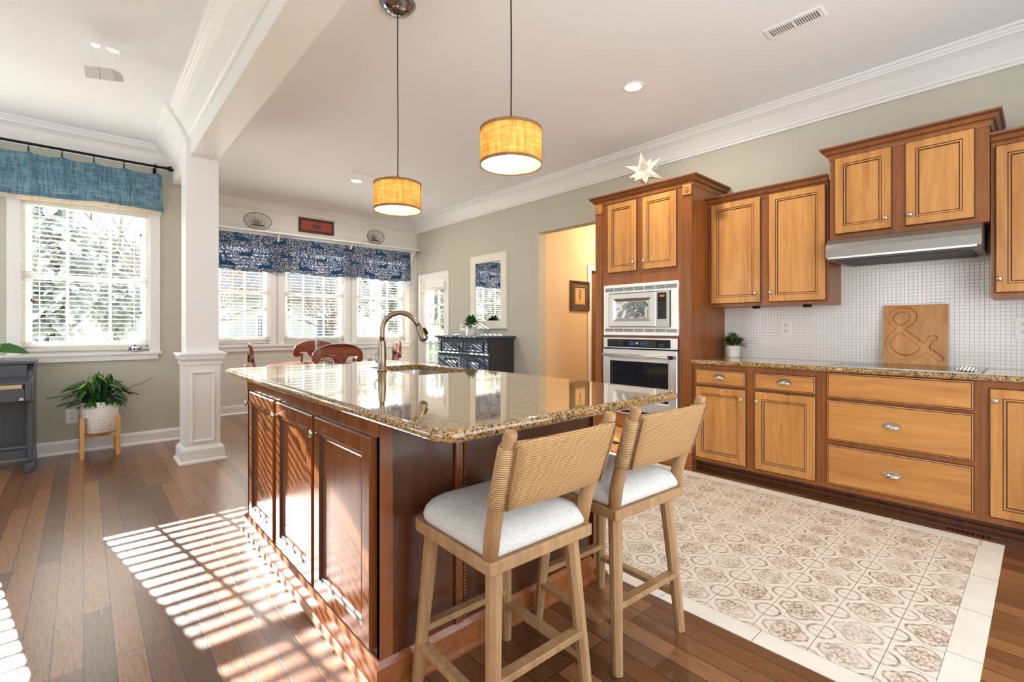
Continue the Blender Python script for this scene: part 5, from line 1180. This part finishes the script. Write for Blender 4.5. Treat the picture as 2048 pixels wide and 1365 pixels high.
# ---------------------------------------------------------------- outdoors
struct('ground', MB().box(-40, 40, YB + .16, 90, -.9, -.45).box(XR + 3.2, 40, -20, YB + .16, -.9, -.45), 'grass')
struct('patio', MB().box(XR + .15, XR + 3.1, 4.8, YB + 3, -.45, -.1), 'tile_plain')
def tree(label, x, y, hh, seed, lean=.1, leaves=False):
    t = Thing('garden_tree', label, 'tree', (x, y, -.46), 0, 'trees outside the windows'); rnd = random.Random(seed)
    mb = MB(); top = Vector((lean * hh, 0, hh * .45)); mb.tube([(0, 0, 0), top * .5 + Vector((.05, 0, 0)), top], [.16, .13, .10], 8); t.part('trunk', mb, 'bark')
    br = MB(); fo = MB()
    for k in range(16):
        d = Vector((rnd.uniform(-1, 1), rnd.uniform(-1, 1), rnd.uniform(.3, 1.2))).normalized(); L = hh * rnd.uniform(.3, .55); s_ = top * rnd.uniform(.6, 1)
        p = [s_ + d * L * u + Vector((rnd.uniform(-.1, .1), rnd.uniform(-.1, .1), 0)) for u in (0, .35, .7, 1)]; br.tube(p, [.05, .035, .022, .008], 6)
        for q in range(7):
            e = (d + Vector((rnd.uniform(-.9, .9), rnd.uniform(-.9, .9), rnd.uniform(-.2, .8)))).normalized(); b0 = p[1 + q % 3]; br.tube([b0, b0 + e * L * .25, b0 + e * L * .5 + Vector((0, 0, .1))], [.018, .011, .004], 5)
            if leaves:
                for w_ in range(9): leaf(fo, b0 + e * L * rnd.uniform(.1, .5), (rnd.uniform(-1, 1), rnd.uniform(-1, 1), rnd.uniform(-.6, .8)), rnd.uniform(.10, .2), .05, 0, .2)
    t.part('branches', br, 'bark')
    if leaves: t.part('foliage', fo, 'foliage_far')
tree('bare leaning tree seen through the leftmost nook window', 2.2, 13.2, 5.5, 4, -.10)
tree('leafy tree seen through the living window', -3.5, 24, 6.5, 9, .03, True)
tree('bare tree standing behind the middle nook window', 7.5, 20, 5, 13, .04)
tree('leafy tree seen through the rightmost nook window', 12.5, 17, 5.0, 17, .02, True)
def crown_tree():
    t = Thing('background_tree', 'hazy round-topped tree in the row far beyond the lawn', 'tree', (0, 40, -.46), 0, 'distant trees behind the lawn'); rnd = random.Random(77)
    t.part('trunk', MB().tube([(0, 0, 0), (.1, 0, 2), (0, .1, 5.5)], [.3, .24, .12], 8), 'bark'); fo = MB()
    for k in range(2600):
        d = Vector((rnd.gauss(0, 1), rnd.gauss(0, 1), rnd.gauss(0, 1))).normalized(); q = rnd.uniform(.55, 1) * (1 + .16 * math.sin(d.x * 7 + d.z * 5) * math.cos(d.y * 6))
        leaf(fo, (d.x * 2.7 * q, d.y * 2.3 * q, 5.6 + d.z * 4.6 * q), (rnd.uniform(-1, 1), rnd.uniform(-1, 1), rnd.uniform(-.8, .8)), rnd.uniform(.6, 1.0), .34, 0, .2)
    t.part('foliage', fo, 'foliage_far'); return t.o
bt = crown_tree(); k = 0
for row, (y, x0, n, dx) in enumerate(((44, -28, 16, 6.6), (52, -31, 18, 6.6))):
    for i in range(n):
        o = bt if k == 0 else copy_tree(bt); k += 1; o.location = (x0 + dx * i + .3 * math.sin(i * 3.1), y + .5 * math.sin(i * 1.7), -.46); o.rotation_euler = (0, 0, i * 1.3); q = .86 + .1 * math.sin(i * 2.3 + row); o.scale = (q, q, q + .12)
t = Thing('neighbour_house', 'pale sided house across the lawn seen through the nook windows', 'house', (7.5, 30, -.46))
t.part('walls', MB().box(-5, 5, -3, 3, 0, 3.2), 'house_siding')
t.part('roof', MB().prism([(-3.5, 3.2), (3.5, 3.2), (0, 5.6)], 'x', -5.4, 5.4), 'house_roof')
for x in (-3.2, -.4, 2.6):
    w_ = t.part('window', MB().box(x - .55, x + .55, -3.06, -3.001, 1.0, 2.4), 'white_paint'); t.part('window_pane', MB().box(x - .45, x + .45, -3.09, -3.06, 1.1, 2.3), 'house_glass', w_)

fv = MB().box(3.855, 3.945, .20, .42, .0, .004, 0)
for k in range(9): fv.box(3.865, 3.935, .212 + k * .022, .224 + k * .022, .004, .0045, 1)
single('floor_vent', fv, ['mahogany', 'black_metal'], 'dark wooden floor vent in front of the toe kick under the cooktop drawers', 'floor vent', (3.9, .31, 0))
for y, lab in ((1.62, 'small black puck light under the wall cabinet left of the mosaic tile outlet'), (1.24, 'small black puck light under the wall cabinet nearest the range hood')):
    single('puck_light', MB().lathe([(.001, 1.3695), (.028, 1.3695), (.032, 1.352), (.026, 1.348), (.001, 1.348)], (4.21, y, .0505 - .02), 16), 'black_metal', lab, 'light', (4.21, y, 1.39))
